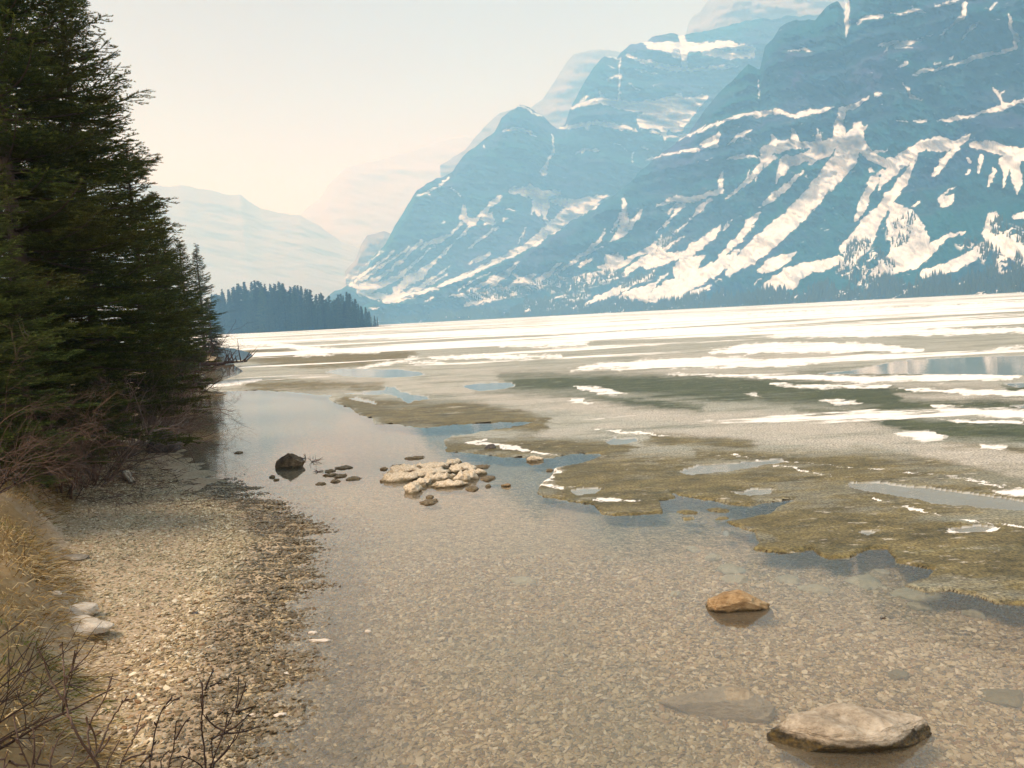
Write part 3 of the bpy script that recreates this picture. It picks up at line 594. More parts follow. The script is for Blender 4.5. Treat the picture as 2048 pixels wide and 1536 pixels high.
g2 = m.rng(m.math('ADD', m.attr('green'), m.math('MULTIPLY', m.math('SUBTRACT', nW, 0.5), 3.2)), 0.2, 0.85)
p2 = m.rng(m.math('ADD', m.attr('pale'), m.math('MULTIPLY', m.math('SUBTRACT', nW, 0.5), 3.2)), 0.35, 1.15)
c = m.mix(b2, grey, oliv); c = m.mix(g2, c, gren)
c = m.mix(p2, c, m.mix(nS, (0.29, 0.275, 0.225), (0.52, 0.495, 0.44)))
fl = m.rng(nF, 0.36, 0.68, 0.38, 1.85)
cf = m.n('Mix', data_type='RGBA', blend_type='MULTIPLY'); cf.inputs[0].default_value = 1.0; m.l(c, cf.inputs[6]); m.l(fl, cf.inputs[7]); c = cf.outputs[2]
# flecks of old snow scattered over the porous ice
fk = m.math('MULTIPLY', m.rng(m.noise(m.scale(P, (0.6, 1.3, 1)), 9, 5, 0.75), 0.60, 0.66), m.rng(m.math('ADD', nM, m.math('MULTIPLY', m.attr('brown'), 0.05)), 0.47, 0.6))
c = m.mix(m.math('MULTIPLY', fk, 0.7), c, (0.62, 0.58, 0.50))
wn = m.math('ADD', m.math('MULTIPLY', m.attr('far'), 0.165), m.math('MULTIPLY', m.math('ADD', m.math('SUBTRACT', nL, 0.5), m.math('MULTIPLY', m.math('SUBTRACT', m.noise(m.scale(P, (0.22, 1.0, 1)), 0.11, 8, 0.7), 0.5), 0.7)), 2.3))
w1 = m.rng(wn, 0.105, 0.14)
w2 = m.rng(m.math('ADD', m.attr('white'), m.math('ADD', m.math('MULTIPLY', m.math('SUBTRACT', nS, 0.5), 1.1), m.math('MULTIPLY', m.math('SUBTRACT', nW, 0.5), 2.8))), 0.42, 0.85)
w3 = m.rng(m.math('ADD', m.attr('rim'), m.math('MULTIPLY', m.math('SUBTRACT', m.noise(P, 5.5, 5, 0.75), 0.5), 2.2)), 0.62, 0.80)
ws = m.math('MAXIMUM', m.math('MAXIMUM', w1, w2), w3)
c = m.mix(ws, c, m.mix(nM, (0.80, 0.79, 0.76), (0.90, 0.89, 0.86)))
c = m.mix(m.attr('pond'), c, m.mix(nM, (0.34, 0.36, 0.35), (0.50, 0.51, 0.49)))
ro = m.rng(ws, 0, 1, 0.55, 0.85)
hh = m.math('ADD', m.math('MULTIPLY', ws, 0.8), m.math('ADD', m.math('MULTIPLY', nS, 0.7), m.math('MULTIPLY', nF, 0.45)))
M_ICE = m.fin(m.bsdf(c, ro, m.bump(hh, 0.4, 0.02), 0.35))
ice = mesh_np('ice', V, Fc, M_ICE, attrs=at)
tag(ice, 'rotting lake ice with olive slush and white snow patches', kind='structure')
# ------------------------------------------------------------------ conifers
RS = np.random.RandomState
def unit(v): return v / np.maximum(np.linalg.norm(v, axis=-1, keepdims=True), 1e-9)
def tubes(lines, k=5):
    """lines: list of (pts (n,3), radii (n,)) -> V, F quads"""
    Vs, Fs, off = [], [], 0
    ang = np.linspace(0, 2 * math.pi, k, endpoint=False)
    for pts, rad in lines:
        pts = np.asarray(pts, float); rad = np.asarray(rad, float); n = len(pts)
        t = unit(np.gradient(pts, axis=0)); ref = np.array([0, 0, 1.0]) if abs(t[0, 2]) < 0.8 else np.array([1.0, 0, 0])
        a = unit(np.cross(t, ref)); b = np.cross(t, a)
        ring = pts[:, None] + rad[:, None, None] * (np.cos(ang)[None, :, None] * a[:, None] + np.sin(ang)[None, :, None] * b[:, None])
        Vs.append(ring.reshape(-1, 3))
        i = np.arange(n - 1)[:, None] * k + np.arange(k)[None]; j = np.arange(n - 1)[:, None] * k + (np.arange(k)[None] + 1) % k
        Fs.append((np.stack([i, j, j + k, i + k], -1).reshape(-1, 4)) + off); off += n * k
    return np.concatenate(Vs), np.concatenate(Fs)

def conifer_data(h, r, seed, per_m=130, nlen=0.034, nwid=0.008, whorl=0.2, z0=0.35, dens=1.0, power=0.8, twig_step=0.1):
    R = RS(seed)
    trunk = [(np.array([[0.03 * math.sin(i * 1.3 + seed), 0.03 * math.cos(i * 1.7), h * i / 9] for i in range(10)]), np.array([0.012 + (0.011 * h + 0.02) * (1 - i / 9) ** 0.9 for i in range(10)]))]
    tw0, tw1, tl, tone = [], [], [], []
    limbs = []
    z = z0
    while z < h - 0.06:
        f = z / h
        nb = int(round((5 + R.rand() * 3) * dens))
        for b in range(nb):
            L = r * (1 - f) ** power * (0.62 + 0.5 * R.rand()) + 0.05
            L *= 0.62 + 0.38 * min(1, f / 0.34)
            if R.rand() < 0.1: L *= 1.12
            if R.rand() < 0.08: L *= 0.5
            az = R.rand() * 2 * math.pi; zz = z + (R.rand() - 0.5) * whorl * 2.2
            up0 = 0.02 + 0.38 * f - 0.3 * (1 - f) * R.rand()
            n = max(3, int(L / 0.18)); s = np.linspace(0, 1, n + 1)
            rad = L * s
            hz = zz + L * (up0 * s - 0.42 * (1 - f) * s ** 2 * 1.0 + 0.30 * s ** 3.2)
            side = 0.10 * L * np.sin(s * 3 + R.rand() * 6) * (R.rand() - 0.5)
            c, sn = math.cos(az), math.sin(az)
            P = np.stack([c * rad - sn * side, sn * rad + c * side, hz], -1)
            limbs.append((P, 0.004 + 0.011 * L * (1 - s) ** 0.8))
            # twigs
            m = max(3, int(L / twig_step)); ss = 0.12 + 0.88 * (np.arange(m) + R.rand(m)) / m; ss = np.minimum(ss, 1)
            for sd in (-1, 1):
                p = np.stack([np.interp(ss, s, P[:, i]) for i in range(3)], -1)
                ln = (0.10 + 0.34 * L * (1 - 0.75 * ss) * np.minimum(1, ss * 3)) * (0.6 + 0.7 * R.rand(m)); ln = np.minimum(ln, 0.62)
                d = np.array([c, sn, 0]) * (0.75 + 0.3 * R.rand(m)[:, None]) + sd * np.array([-sn, c, 0]) * (0.8 + 0.4 * R.rand(m)[:, None])
                d[:, 2] += -0.22 + 0.35 * R.rand(m) + 0.25 * f
                d = unit(d); tw0.append(p); tw1.append(p + d * ln[:, None]); tone.append(0.35 + 0.45 * ss * R.rand(m))
                # side shoots
                for q in (0.35, 0.65):
                    big = ln > 0.2
                    if big.any():
                        pb = p[big] + d[big] * ln[big][:, None] * q; mm = big.sum()
                        sgn = np.where(R.rand(mm) < 0.5, -1, 1)[:, None]
                        d2 = unit(d[big] * 0.8 + sgn * np.cross(d[big], [0, 0, 1]) * 0.8 + np.array([0, 0, 1]) * (R.rand(mm)[:, None] * 0.3 - 0.12))
                        tw0.append(pb); tw1.append(pb + d2 * (ln[big] * 0.45)[:, None]); tone.append(0.45 + 0.5 * R.rand(mm))
            tw0.append(P[-2:-1]); tw1.append(P[-1:] + (P[-1:] - P[-2:-1]) * 0.2); tone.append(np.array([0.9]))
        z += whorl * (0.75 + 0.5 * R.rand()) * (1 - 0.45 * f)
    tw0.append(np.array([[0, 0, h - 0.5]])); tw1.append(np.array([[0, 0, h + 0.12]])); tone.append(np.array([0.6]))
    A = np.concatenate(tw0); B = np.concatenate(tw1); T = np.concatenate(tone)
    L = np.linalg.norm(B - A, axis=1); cnt = np.maximum(4, (L * per_m).astype(int))
    idx = np.repeat(np.arange(len(A)), cnt); k = len(idx)
    s = R.rand(k) ** 0.85; D = unit(B - A)[idx]
    p = A[idx] + (B - A)[idx] * s[:, None]
    rnd = R.normal(size=(k, 3)); rad = unit(rnd - (rnd * D).sum(1, keepdims=True) * D)
    rad[:, 2] = np.abs(rad[:, 2]) * 0.6 + rad[:, 2] * 0.4
    nd = unit(D * 0.75 + rad); ln = nlen * (0.7 + 0.6 * R.rand(k))
    sd = unit(np.cross(nd, R.normal(size=(k, 3)))) * (nwid * 0.5)
    V = np.stack([p - sd, p + sd, p + nd * ln[:, None]], 1).reshape(-1, 3)
    F = np.arange(3 * k).reshape(-1, 3)
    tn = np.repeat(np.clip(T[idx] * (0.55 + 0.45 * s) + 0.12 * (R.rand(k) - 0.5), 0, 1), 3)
    tV, tF = tubes(trunk, 8)
    lV, lF = tubes([l for l in limbs if True], 3)
    return dict(V=V, F=F, tone=tn, tV=tV, tF=tF, lV=lV, lF=lF)

m = Mat('spruce_needles')
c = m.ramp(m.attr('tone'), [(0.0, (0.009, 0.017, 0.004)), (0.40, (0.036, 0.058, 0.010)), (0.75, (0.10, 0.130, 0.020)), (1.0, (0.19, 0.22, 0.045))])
nz = m.noise(m.pos(), 0.7, 3)
c = m.mix(m.rng(nz, 0.40, 0.62), c, m.mix(0.5, c, (0.075, 0.062, 0.012)))
b = m.n('BsdfPrincipled'); oi = m.n('ObjectInfo'); c = m.mix(1.0, c, oi.outputs['Color'], 'MULTIPLY'); m.l(c, b.inputs['Base Color']); b.inputs['Roughness'].default_value = 0.6; b.inputs['Specular IOR Level'].default_value = 0.25
tl_ = m.n('BsdfTranslucent'); m.l(c, tl_.inputs[0]); ms = m.n('MixShader'); ms.inputs[0].default_value = 0.22; m.l(b.outputs[0], ms.inputs[1]); m.l(tl_.outputs[0], ms.inputs[2])
M_NEEDLE = m.fin(ms.outputs[0])
m = Mat('conifer_bark'); n_ = m.noise(m.scale(m.obj(), (3, 3, 0.8)), 6, 5, 0.7)
M_BARK = m.fin(m.bsdf(m.mix(n_, (0.035, 0.026, 0.02), (0.13, 0.10, 0.08)), 0.9, m.bump(n_, 0.6, 0.02)))

def make_conifer(name, d):
    root = empty(name)
    t = mesh_np('trunk', np.concatenate([d['tV'], d['lV']]), np.concatenate([d['tF'], d['lF'] + len(d['tV'])]), M_BARK, root)
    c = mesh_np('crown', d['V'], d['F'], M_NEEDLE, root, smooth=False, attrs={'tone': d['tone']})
    return root
def copy_tree(o, parent=None):
    c = o.copy(); C.objects.link(c)
    if parent: c.parent = parent
    for ch in list(o.children): copy_tree(ch, c)
    return c
BIG = make_conifer('spruce_tree', conifer_data(9.0, 2.7, 5, z0=0.95, power=0.85, twig_step=0.085, per_m=190, nwid=0.011))
MED = make_conifer('spruce_tree', conifer_data(6.0, 1.7, 9, power=0.8, whorl=0.17, twig_step=0.08, per_m=180, nwid=0.011))
SLIM = make_conifer('spruce_tree', conifer_data(11.0, 2.3, 14, power=0.9, whorl=0.36, twig_step=0.16, per_m=60, nlen=0.08, nwid=0.03, dens=1.1))
used_tree = set()
def place(proto, px, D, top_y, label, rz, cat='tree', group='spruces on the left shore', rad_scale=1.0, h0=None, lean=0):
    p = at_range(px, 700, D); x, y = p[0], p[1]; g = G(x, y)
    d = ray(px, top_y); tz = H + D * d[2] / math.hypot(d[0], d[1])
    h0 = {'BIG': 9.12, 'MED': 6.12, 'SLIM': 11.12}[proto]; P = globals()[proto]
    o = P if proto not in used_tree else copy_tree(P); used_tree.add(proto)
    s = (tz - g + 0.1) / h0
    o.location = (x, y, g - 0.1); o.scale = (s * rad_scale, s * rad_scale, s); o.rotation_euler = (0, 0, rz)
    for ch in o.children:
        if ch.name.startswith('crown'): ch.color = (1.45, 1.5, 2.0, 1) if 'pale green' in label else (1.25, 1.15, 0.8, 1) if 'yellowish' in label else (0.85, 0.95, 1.2, 1) if 'slender' in label or 'narrow' in label else (1, 1, 1, 1)
    tag(o, label, cat, group); return o
place('BIG', 55, 11.5, -420, 'tallest dark spruce at the left edge, top beyond the frame', 0.3)
place('BIG', 192, 14.5, -95, 'tall dark spruce whose pointed top touches the upper frame', 2.1, rad_scale=0.92)
place('MED', -35, 8.6, 235, 'nearest small spruce with pale green sprays at the left frame edge', 1.0, rad_scale=1.05)
place('BIG', 62, 19, -160, 'spruce half hidden behind the two tallest left spruces', 4.0)
place('BIG', -260, 15, -400, 'spruce mostly outside the left edge of the frame', 5.0)
place('MED', 292, 19, 290, 'middle sized spruce behind the right flank of the tall pointed spruce', 3.3, rad_scale=0.92)
place('MED', 105, 12.8, 350, 'low spruce with branches reaching the ground behind the bare shrubs', 2.4, rad_scale=1.0)
place('MED', 332, 24, 388, 'spruce with a ragged right side ending above the shore', 0.7, rad_scale=0.95)
place('MED', 345, 33, 455, 'short dark spruce between the ragged spruce and the slender one', 5.4, rad_scale=1.0)
place('MED', 378, 46, 476, 'narrow spruce just left of the slender far one', 1.9, rad_scale=0.95)
place('SLIM', 410, 78, 489, 'slender pointed spruce at the right end of the shore row', 0.2, rad_scale=1.25)
place('MED', 425, 70, 600, 'small spruce at the foot of the slender pointed one', 4.4, rad_scale=1.2)
place('MED', 168, 15.4, 560, 'bushy young spruce low behind the bare shrubs', 4.9, rad_scale=1.15)
place('MED', 40, 10.2, 520, 'bushy young spruce under the tallest left spruce', 3.9, rad_scale=1.7)
place('MED', 322, 22, 650, 'lowest yellowish young spruce above the dark reflection', 2.9, rad_scale=0.95)
for a, b in (('BIG', 4), ('MED', 9), ('SLIM', 1)):
    assert a in used_tree

# ---- the wooded point: one spruce model per kind, copied
def far_proto(h, r, seed):
    d = conifer_data(h, r, seed, per_m=5, nlen=0.28, nwid=0.19, whorl=0.6, z0=0.8, dens=0.9, power=0.95, twig_step=0.45)
    V = np.concatenate([d['V'], d['tV']]); F3 = d['F']
    tF = d['tF']; tri = np.concatenate([tF[:, [0, 1, 2]], tF[:, [0, 2, 3]]]) + len(d['V'])
    return V, np.concatenate([F3, tri]), np.concatenate([d['tone'] * 0.35, np.full(len(d['tV']), 0.05)])
protos = []
for i, (h, r) in enumerate(((20, 3.3), (18, 2.5), (22, 3.0), (15, 2.4), (20, 2.2))):
    V, F, tn = far_proto(h, r, 40 + i)
    me = mesh_np('spruce_tree', V, F, M_NEEDLE, smooth=False, attrs={'tone': tn}, link=False); protos.append((me, h))
R = RS(3)
sky_x = [430, 445, 470, 500, 520, 540, 560, 590, 620, 650, 670, 685, 698, 712, 722, 735, 748, 757]
sky_y = [592, 590, 582, 577, 573, 580, 576, 573, 588, 592, 598, 590, 589, 596, 616, 620, 634, 640]
def edge_D(px): return np.interp(px, [430, 445, 530, 640, 700, 760], [808, 750, 665, 604, 580, 562])
n_far = 0
for i in range(150):
    px = 428 + 330 * (i + R.rand()) / 150
    depth = (i * 7 % 5) / 5.0
    if px > 735: depth *= 0.15
    D = edge_D(px) + 3 + depth * (40 if px > 640 else 110) + R.rand() * 6
    ty = np.interp(px, sky_x, sky_y) + (R.rand() ** 1.3) * (34 if depth > 0.3 else 46) - 6
    hor = 634 - 0.053 * (px - 1024)
    x, y = at_range(px, 660, D)[:2]; g = G(x, y)
    hh = H + D * (hor - ty) / FPX - g
    src, h0 = protos[R.randint(len(protos))]
    o = src.copy(); C.objects.link(o)
    o.location = (x, y, g - 0.2); s = hh / h0; o.scale = (s * (1.25 + 0.5 * R.rand()),) * 2 + (s,); o.rotation_euler = (0, 0, R.rand() * 6.28); q = 0.5 + 1.1 * R.rand(); o.color = (q, q * (0.9 + 0.3 * R.rand()), q, 1)
    high = ty - np.interp(px, sky_x, sky_y) < 4
    lab = ('palest hazy spruce at the far left end of the wooded point' if px < 480 else 'pale blue spruce left of the middle of the wooded point' if px < 560 else 'hazy blue spruce in the middle of the wooded point' if px < 640 else 'dark teal spruce right of the middle of the wooded point' if px < 700 else 'small dark spruce near the tip of the wooded point' if px < 752 else 'lone little spruce at the very tip of the wooded point')
    lab = lab.replace('spruce', 'spruce, top standing clear,' if high else 'spruce, top below its neighbours,')
    tag(o, lab, 'tree', 'spruces on the wooded point: ' + lab.split(',')[0] + (' (tall)' if high else '')); n_far += 1
for src, h in protos: bpy.data.objects.remove(src)

# ---- forest at the foot of the mountains: far too many to count, one mass
def cone_forest(sets, seed, name, label):
    R = RS(seed); Vs, Fs, off = [], [], 0
    P = np.concatenate([s[0] for s in sets]); hs = np.concatenate([s[1] for s in sets]); n = len(P); k = 5
    ang = np.linspace(0, 2 * math.pi, k, endpoint=False)[None] + R.rand(n, 1) * 6
    w = hs * (0.13 + 0.07 * R.rand(n))
    for (zb, zt, ws) in ((0.08, 0.62, 1.0), (0.38, 1.0, 0.62)):
        ring = np.stack([P[:, 0:1] + np.cos(ang) * (w * ws)[:, None], P[:, 1:2] + np.sin(ang) * (w * ws)[:, None], np.repeat((P[:, 2] + hs * zb)[:, None], k, 1) + (R.rand(n, k) - 0.5) * hs[:, None] * 0.1], -1)
        tip = np.stack([P[:, 0], P[:, 1], P[:, 2] + hs * zt], -1)[:, None]
        V = np.concatenate([ring, tip], 1).reshape(-1, 3)
        b = np.arange(n)[:, None, None] * (k + 1); i = np.arange(k)
        F = np.stack([i, (i + 1) % k, np.full(k, k)], -1)[None] + b
        Vs.append(V); Fs.append(F.reshape(-1, 3) + off); off += len(V)
    V = np.concatenate(Vs); o = mesh_np(name, V, np.concatenate(Fs), M_NEEDLE, smooth=False, attrs={'tone': np.full(len(V), 0.3)})
    return tag(o, label, kind='stuff')
def scatter_on(M, n, hmin, hmax, seed, mode):
    _, Vg, nr, px, py, sn, ft, sp = M; R = RS(seed)
    nrows, nc = Vg.shape[:2]
    if mode == 'foot': ok = (ft[:nr] > 0.15)
    else: ok = (sp[:nr] > 0.3) & (ft[:nr] < 0.3)
    j, i = np.nonzero(ok[:-1, :-1])
    # weight by cell size
    a = np.linalg.norm(Vg[j + 1, i] - Vg[j, i], axis=1) * np.linalg.norm(Vg[j, i + 1] - Vg[j, i], axis=1)
    a = a * (0.15 + np.clip(vnoise(Vg[j, i, 0] / 28, Vg[j, i, 1] / 28, seed) * 1.6 + 0.45, 0, 1)); a /= a.sum()
    q = R.choice(len(j), n, p=a); u = R.rand(n, 1); v = R.rand(n, 1); j, i = j[q], i[q]
    P = (Vg[j, i] * (1 - u) + Vg[j, i + 1] * u) * (1 - v) + (Vg[j + 1, i] * (1 - u) + Vg[j + 1, i + 1] * u) * v
    return P - np.array([0, 0, 0.5]), hmin + (hmax - hmin) * R.rand(n) ** 1.5
cone_forest([scatter_on(NEAR, 11000, 5, 12, 1, 'foot'), scatter_on(NEAR, 3600, 4, 10, 2, 'sp')], 5, 'forest', 'dark spruce forest along the foot of the nearest massif')
cone_forest([scatter_on(MIDM, 2600, 8, 15, 4, 'foot')], 6, 'forest', 'hazy forest along the foot of the farther slopes')
# ------------------------------------------------------------------ bare shrubs
def shrub_lines(R, n, height, spread, lean=(0, 0), r0=0.012, levels=3, wig=0.16, gap=0.0):
    out = []
    def grow(p, d, L, r, lev):
        k = max(4, int(L / 0.07)); pts = [p]; q = p.copy(); dd = d.copy()
        for i in range(k):
            dd = unit(dd + R.normal(size=3) * wig + np.array([lean[0], lean[1], 0.05]) * 0.06)
            q = q + dd * L / k; pts.append(q.copy())
        pts = np.array(pts); rad = np.linspace(r, r * 0.35, len(pts)); out.append((pts, rad))
        if lev > 0:
            for j in range(2 + int(R.rand() * 4)):
                t = 0.25 + 0.7 * R.rand(); i = int(t * k); base = pts[i]; dl = unit(pts[min(i + 1, k)] - pts[max(i - 1, 0)])
                side = unit(np.cross(dl, R.normal(size=3)))
                grow(base, unit(dl * 0.75 + side * (0.55 + 0.4 * R.rand())), L * (0.3 + 0.35 * R.rand()), max(rad[i] * 0.62, 0.0016), lev - 1)
    for i in range(n):
        a = R.rand() * 2 * math.pi; s = spread * (0.3 + 0.7 * R.rand())
        d = unit(np.array([math.cos(a) * s + lean[0], math.sin(a) * s + lean[1], 1.0]))
        grow(np.array([math.cos(a) * gap * R.rand(), math.sin(a) * gap * R.rand(), -0.05]), d, height * (0.6 + 0.5 * R.rand()), r0 * (0.6 + 0.6 * R.rand()), levels)
    return out
def bark(name, a, b):
    m = Mat(name); n_ = m.noise(m.obj(), 14, 4, 0.7); i = m.noise(m.obj(), 1.7, 2)
    return m.fin(m.bsdf(m.mix(m.rng(m.math('ADD', n_, i), 0.7, 1.3), a, b), 0.8, None, 0.2))
M_TW_GREY = bark('grey_bark', (0.085, 0.062, 0.05), (0.26, 0.20, 0.165))
M_TW_RED = bark('red_brown_bark', (0.045, 0.030, 0.023), (0.17, 0.115, 0.09))
M_TW_DARK = bark('dark_bark', (0.022, 0.014, 0.012), (0.07, 0.045, 0.036))
def shrub(px, D, height, n, label, seed, mat, spread=0.8, lean=(0, 0), r0=0.012, levels=3, wig=0.16, gap=0.12, k=4, dz=0.0, name='bare_shrub'):
    p = at_range(px, 800, D); x, y = p[:2]; g = G(x, y) + dz
    V, F = tubes(shrub_lines(RS(seed), n, height, spread, lean, r0, levels, wig, gap), k)
    o = mesh_np(name, V, F, mat); o.location = (x, y, g)
    return tag(o, label, 'shrub', 'bare shrubs under the spruces')
shrub(182, 11.2, 1.9, 6, 'tallest bare shrub with a grey crooked stem in front of the spruces', 1, M_TW_GREY, 0.35, (0.12, 0), 0.02, 3, 0.13)
shrub(236, 13.6, 1.4, 13, 'tangled bare shrub left of the dark shore boulder', 2, M_TW_GREY, 1.1, (0.1, 0.05), 0.013, 3)
shrub(290, 15.2, 1.4, 14, 'tangled reddish shrub growing behind the dark shore boulder', 3, M_TW_RED, 1.2, (0.5, 0), 0.011, 3)
shrub(335, 17, 1.3, 12, 'shrub leaning out over the dark tree reflection', 4, M_TW_GREY, 1.0, (0.45, 0), 0.014, 3)
shrub(350, 23, 2.2, 9, 'dark shrub with long branches over the far ice spit', 5, M_TW_DARK, 0.8, (0.35, 0), 0.018, 3)
shrub(110, 10.0, 1.2, 12, 'low dark shrub between the tall crooked one and the left edge', 6, M_TW_RED, 1.1, (0.1, 0), 0.011, 3)
shrub(-70, 7.8, 1.15, 14, 'spreading bare shrub reaching in from the left edge', 7, M_TW_RED, 1.0, (0.5, 0), 0.006, 3, 0.13)
shrub(20, 9.2, 1.1, 12, 'low reddish shrub at the left edge above the bank', 8, M_TW_RED, 1.1, (0.3, 0), 0.010, 3)
shrub(232, 13.5, 1.7, 10, 'dim grey shrub deep under the spruce branches', 9, M_TW_GREY, 1.0, (0.1, 0), 0.012, 3)
shrub(395, 40, 3.4, 9, 'dark shrub at the foot of the narrow spruces', 10, M_TW_DARK, 0.9, (0.25, 0), 0.026, 2, k=3)
shrub(320, 20, 2.2, 12, 'rusty brown shrub below the ragged spruce', 12, M_TW_RED, 0.9, (0.2, 0), 0.016, 3)
shrub(414, 64, 4.2, 9, 'bare shrub at the waterline below the slender spruce', 11, M_TW_DARK, 1.0, (0.4, 0), 0.035, 2, k=3)
shrub(160, 10.8, 0.8, 12, 'knee high twiggy shrub in front of the tall crooked one', 13, M_TW_RED, 1.3, (0.2, -0.1), 0.008, 3)
shrub(205, 12.2, 0.6, 12, 'flattened shrub sprawling just left of the dark boulder', 14, M_TW_GREY, 1.1, (0.0, 0), 0.009, 3)

# twigs close to the lens: every branch follows its own line, rooted in the bank below
def traced(groups, base_px, base_D, label, mat, seed, D0=2.0, name='bare_shrub', cat='shrub', sc=0.2734, org=(0, 1260), wid=0.0046):
    R = RS(seed); base = np.array(at_range(base_px, 1500, base_D)); base[2] = G(base[0], base[1]) - 0.03
    lines = []
    for br in groups:
        root = br[0] == 'r'; pts = br[1:] if root else br
        Dl = D0 + 0.22 * (R.rand() - 0.5); q = []
        for X, Y in pts:
            x, y = org[0] + sc * X, org[1] + sc * Y
            q.append(at_range(x, y, Dl * (1 + 0.02 * R.normal())))
        q = np.array(q)
        if root:
            down = q[0] + (base - q[0]) * np.linspace(1, 0, 5)[:-1, None]
            q = np.concatenate([down, q])
        # resample with a little wobble
        s = np.concatenate([[0], np.cumsum(np.linalg.norm(np.diff(q, axis=0), axis=1))]); n = max(4, int(s[-1] / 0.02))
        t = np.linspace(0, s[-1], n); q2 = np.stack([np.interp(t, s, q[:, i]) for i in range(3)], -1)
        ker = np.array([.25, .5, .25])
        for _ in range(2): q2[1:-1] = q2[:-2] * .25 + q2[1:-1] * .5 + q2[2:] * .25
        q2[1:-1] += R.normal(size=(n - 2, 3)) * 0.0009
        w0 = wid * (1.15 if root else 0.55); rad = np.linspace(w0, wid * 0.28, n) * (1 + 0.18 * (R.rand(n) < 0.12))
        lines.append((q2, rad))
        for b in range(max(1, n // 7)):   # buds
            i = R.randint(n // 4, n - 1); d = unit(unit(q2[i] - q2[i - 1]) + R.normal(size=3) * 0.5)
            lines.append((np.array([q2[i], q2[i] + d * 0.008, q2[i] + d * 0.014]), np.array([0.0022, 0.0026, 0.0006])))
    V, F = tubes(lines, 6); Vc = base.copy()
    o = mesh_np(name, V - Vc, F, mat); o.location = Vc
    return tag(o, label, cat, 'bare twigs in the foreground')
traced([['r',(730,1009),(690,930),(640,890),(570,780),(520,670),(490,560),(475,500),(475,400),(470,330),(460,200),(455,90)],[(475,525),(400,430),(350,330),(330,240),(275,130)],[(480,390),(510,310),(560,270),(620,210),(685,115)],[(515,310),(540,230),(548,150)],
 [(690,930),(640,850),(635,700),(680,620),(740,550),(790,450),(825,320)],[(655,690),(700,770),(705,850),(700,930)],[(705,770),(740,745)],[(700,920),(750,820),(800,680),(860,590),(930,485)],
 ['r',(870,1009),(920,900),(960,840),(990,760),(1030,620)],[(990,770),(1060,680)],[(900,960),(1000,900),(1090,905)],['r',(760,1009),(820,900),(875,805)],[(640,690),(632,640)],[(720,900),(790,830),(810,780)],['r',(430,1009),(530,950),(570,830)],[(560,1009),(640,960),(660,900)],[(380,1000),(330,985),(250,975)]],
 200, 1.75, 'tallest foreground twigs, forked, rising at the bottom left centre', M_TW_RED, 1)
traced([['r',(220,1009),(170,900),(130,810),(115,700),(100,620)],[(235,1000),(255,880),(250,780),(240,720)],[(245,1005),(290,900),(322,850),(325,800)],[(200,990),(60,970)],['r',(350,1009),(400,850),(430,790),(470,740)],['r',(10,1000),(35,930),(62,880)],[(140,830),(105,800)],[(70,960),(130,1000)]],
 45, 1.75, 'low foreground twigs in the bottom left corner', M_TW_RED, 2)
traced([['r',(1090,1009),(1110,900),(1130,760),(1160,620),(1210,550),(1330,485)],[(1215,545),(1260,480)],['r',(1220,1009),(1270,880),(1280,780),(1290,665)],['r',(1500,1009),(1500,880),(1480,780),(1475,650),(1470,470)],[(1480,620),(1500,460),(1460,360)],[(1500,440),(1530,360),(1560,280)],[(1540,410),(1620,370)],
 ['r',(1530,1009),(1590,880),(1640,740),(1660,690),(1730,570),(1745,340)],[(1735,570),(1780,480),(1800,380)],[(1640,740),(1560,700),(1490,620)],[(1730,600),(1850,560)],[(1650,750),(1760,680),(1825,610)],[(1640,755),(1800,755),(1900,700)],['r',(1560,1009),(1552,900),(1550,790)],[(1550,800),(1600,770),(1640,760)],
 [(1560,980),(1690,860),(1750,740),(1775,680)],[(1600,940),(1700,840),(1740,735)],['r',(1500,1009),(1430,960),(1360,920),(1260,940)],['r',(1310,1009),(1400,900),(1380,870)],[(1640,740),(1665,620)],['r',(1170,1009),(1180,900),(1240,880)],[(1100,920),(1020,1000)],[(1285,800),(1360,650),(1390,640)]],
 420, 1.85, 'foreground twigs with thin forks rising by the waterline', M_TW_DARK, 3)
traced([['r',(-20,1040),(60,1010),(130,980),(190,950),(250,900),(330,870),(410,850)],[(190,950),(265,940)],[(250,900),(330,800),(410,705)],[(190,945),(165,880)],['r',(-20,1000),(60,920),(130,860),(180,890),(250,800),(330,740),(385,680)],[(40,940),(80,860),(160,710)],[(60,890),(85,770)]],
 -80, 2.9, 'small dark twigs poking in at the left edge above the turf', M_TW_DARK, 4, D0=3.3, sc=0.15625, org=(0, 820), wid=0.007)
R = RS(77)
for sd, (bx, bD, hh, nn, lab) in enumerate([(-150, 2.6, 0.55, 20, 'dense dark brush at the left edge below the turf bank'), (-190, 3.4, 0.6, 18, 'thin brush behind the dense dark brush at the left edge')]):
    p = at_range(bx, 1400, bD); g = G(p[0], p[1])
    V, F = tubes(shrub_lines(RS(60 + sd), nn, hh, 0.9, (0.75, 0.15), 0.006, 2, 0.09, 0.2), 5)
    o = mesh_np('bare_shrub', V, F, M_TW_DARK); o.location = (p[0], p[1], g); tag(o, lab, 'shrub', 'bare twigs in the foreground')

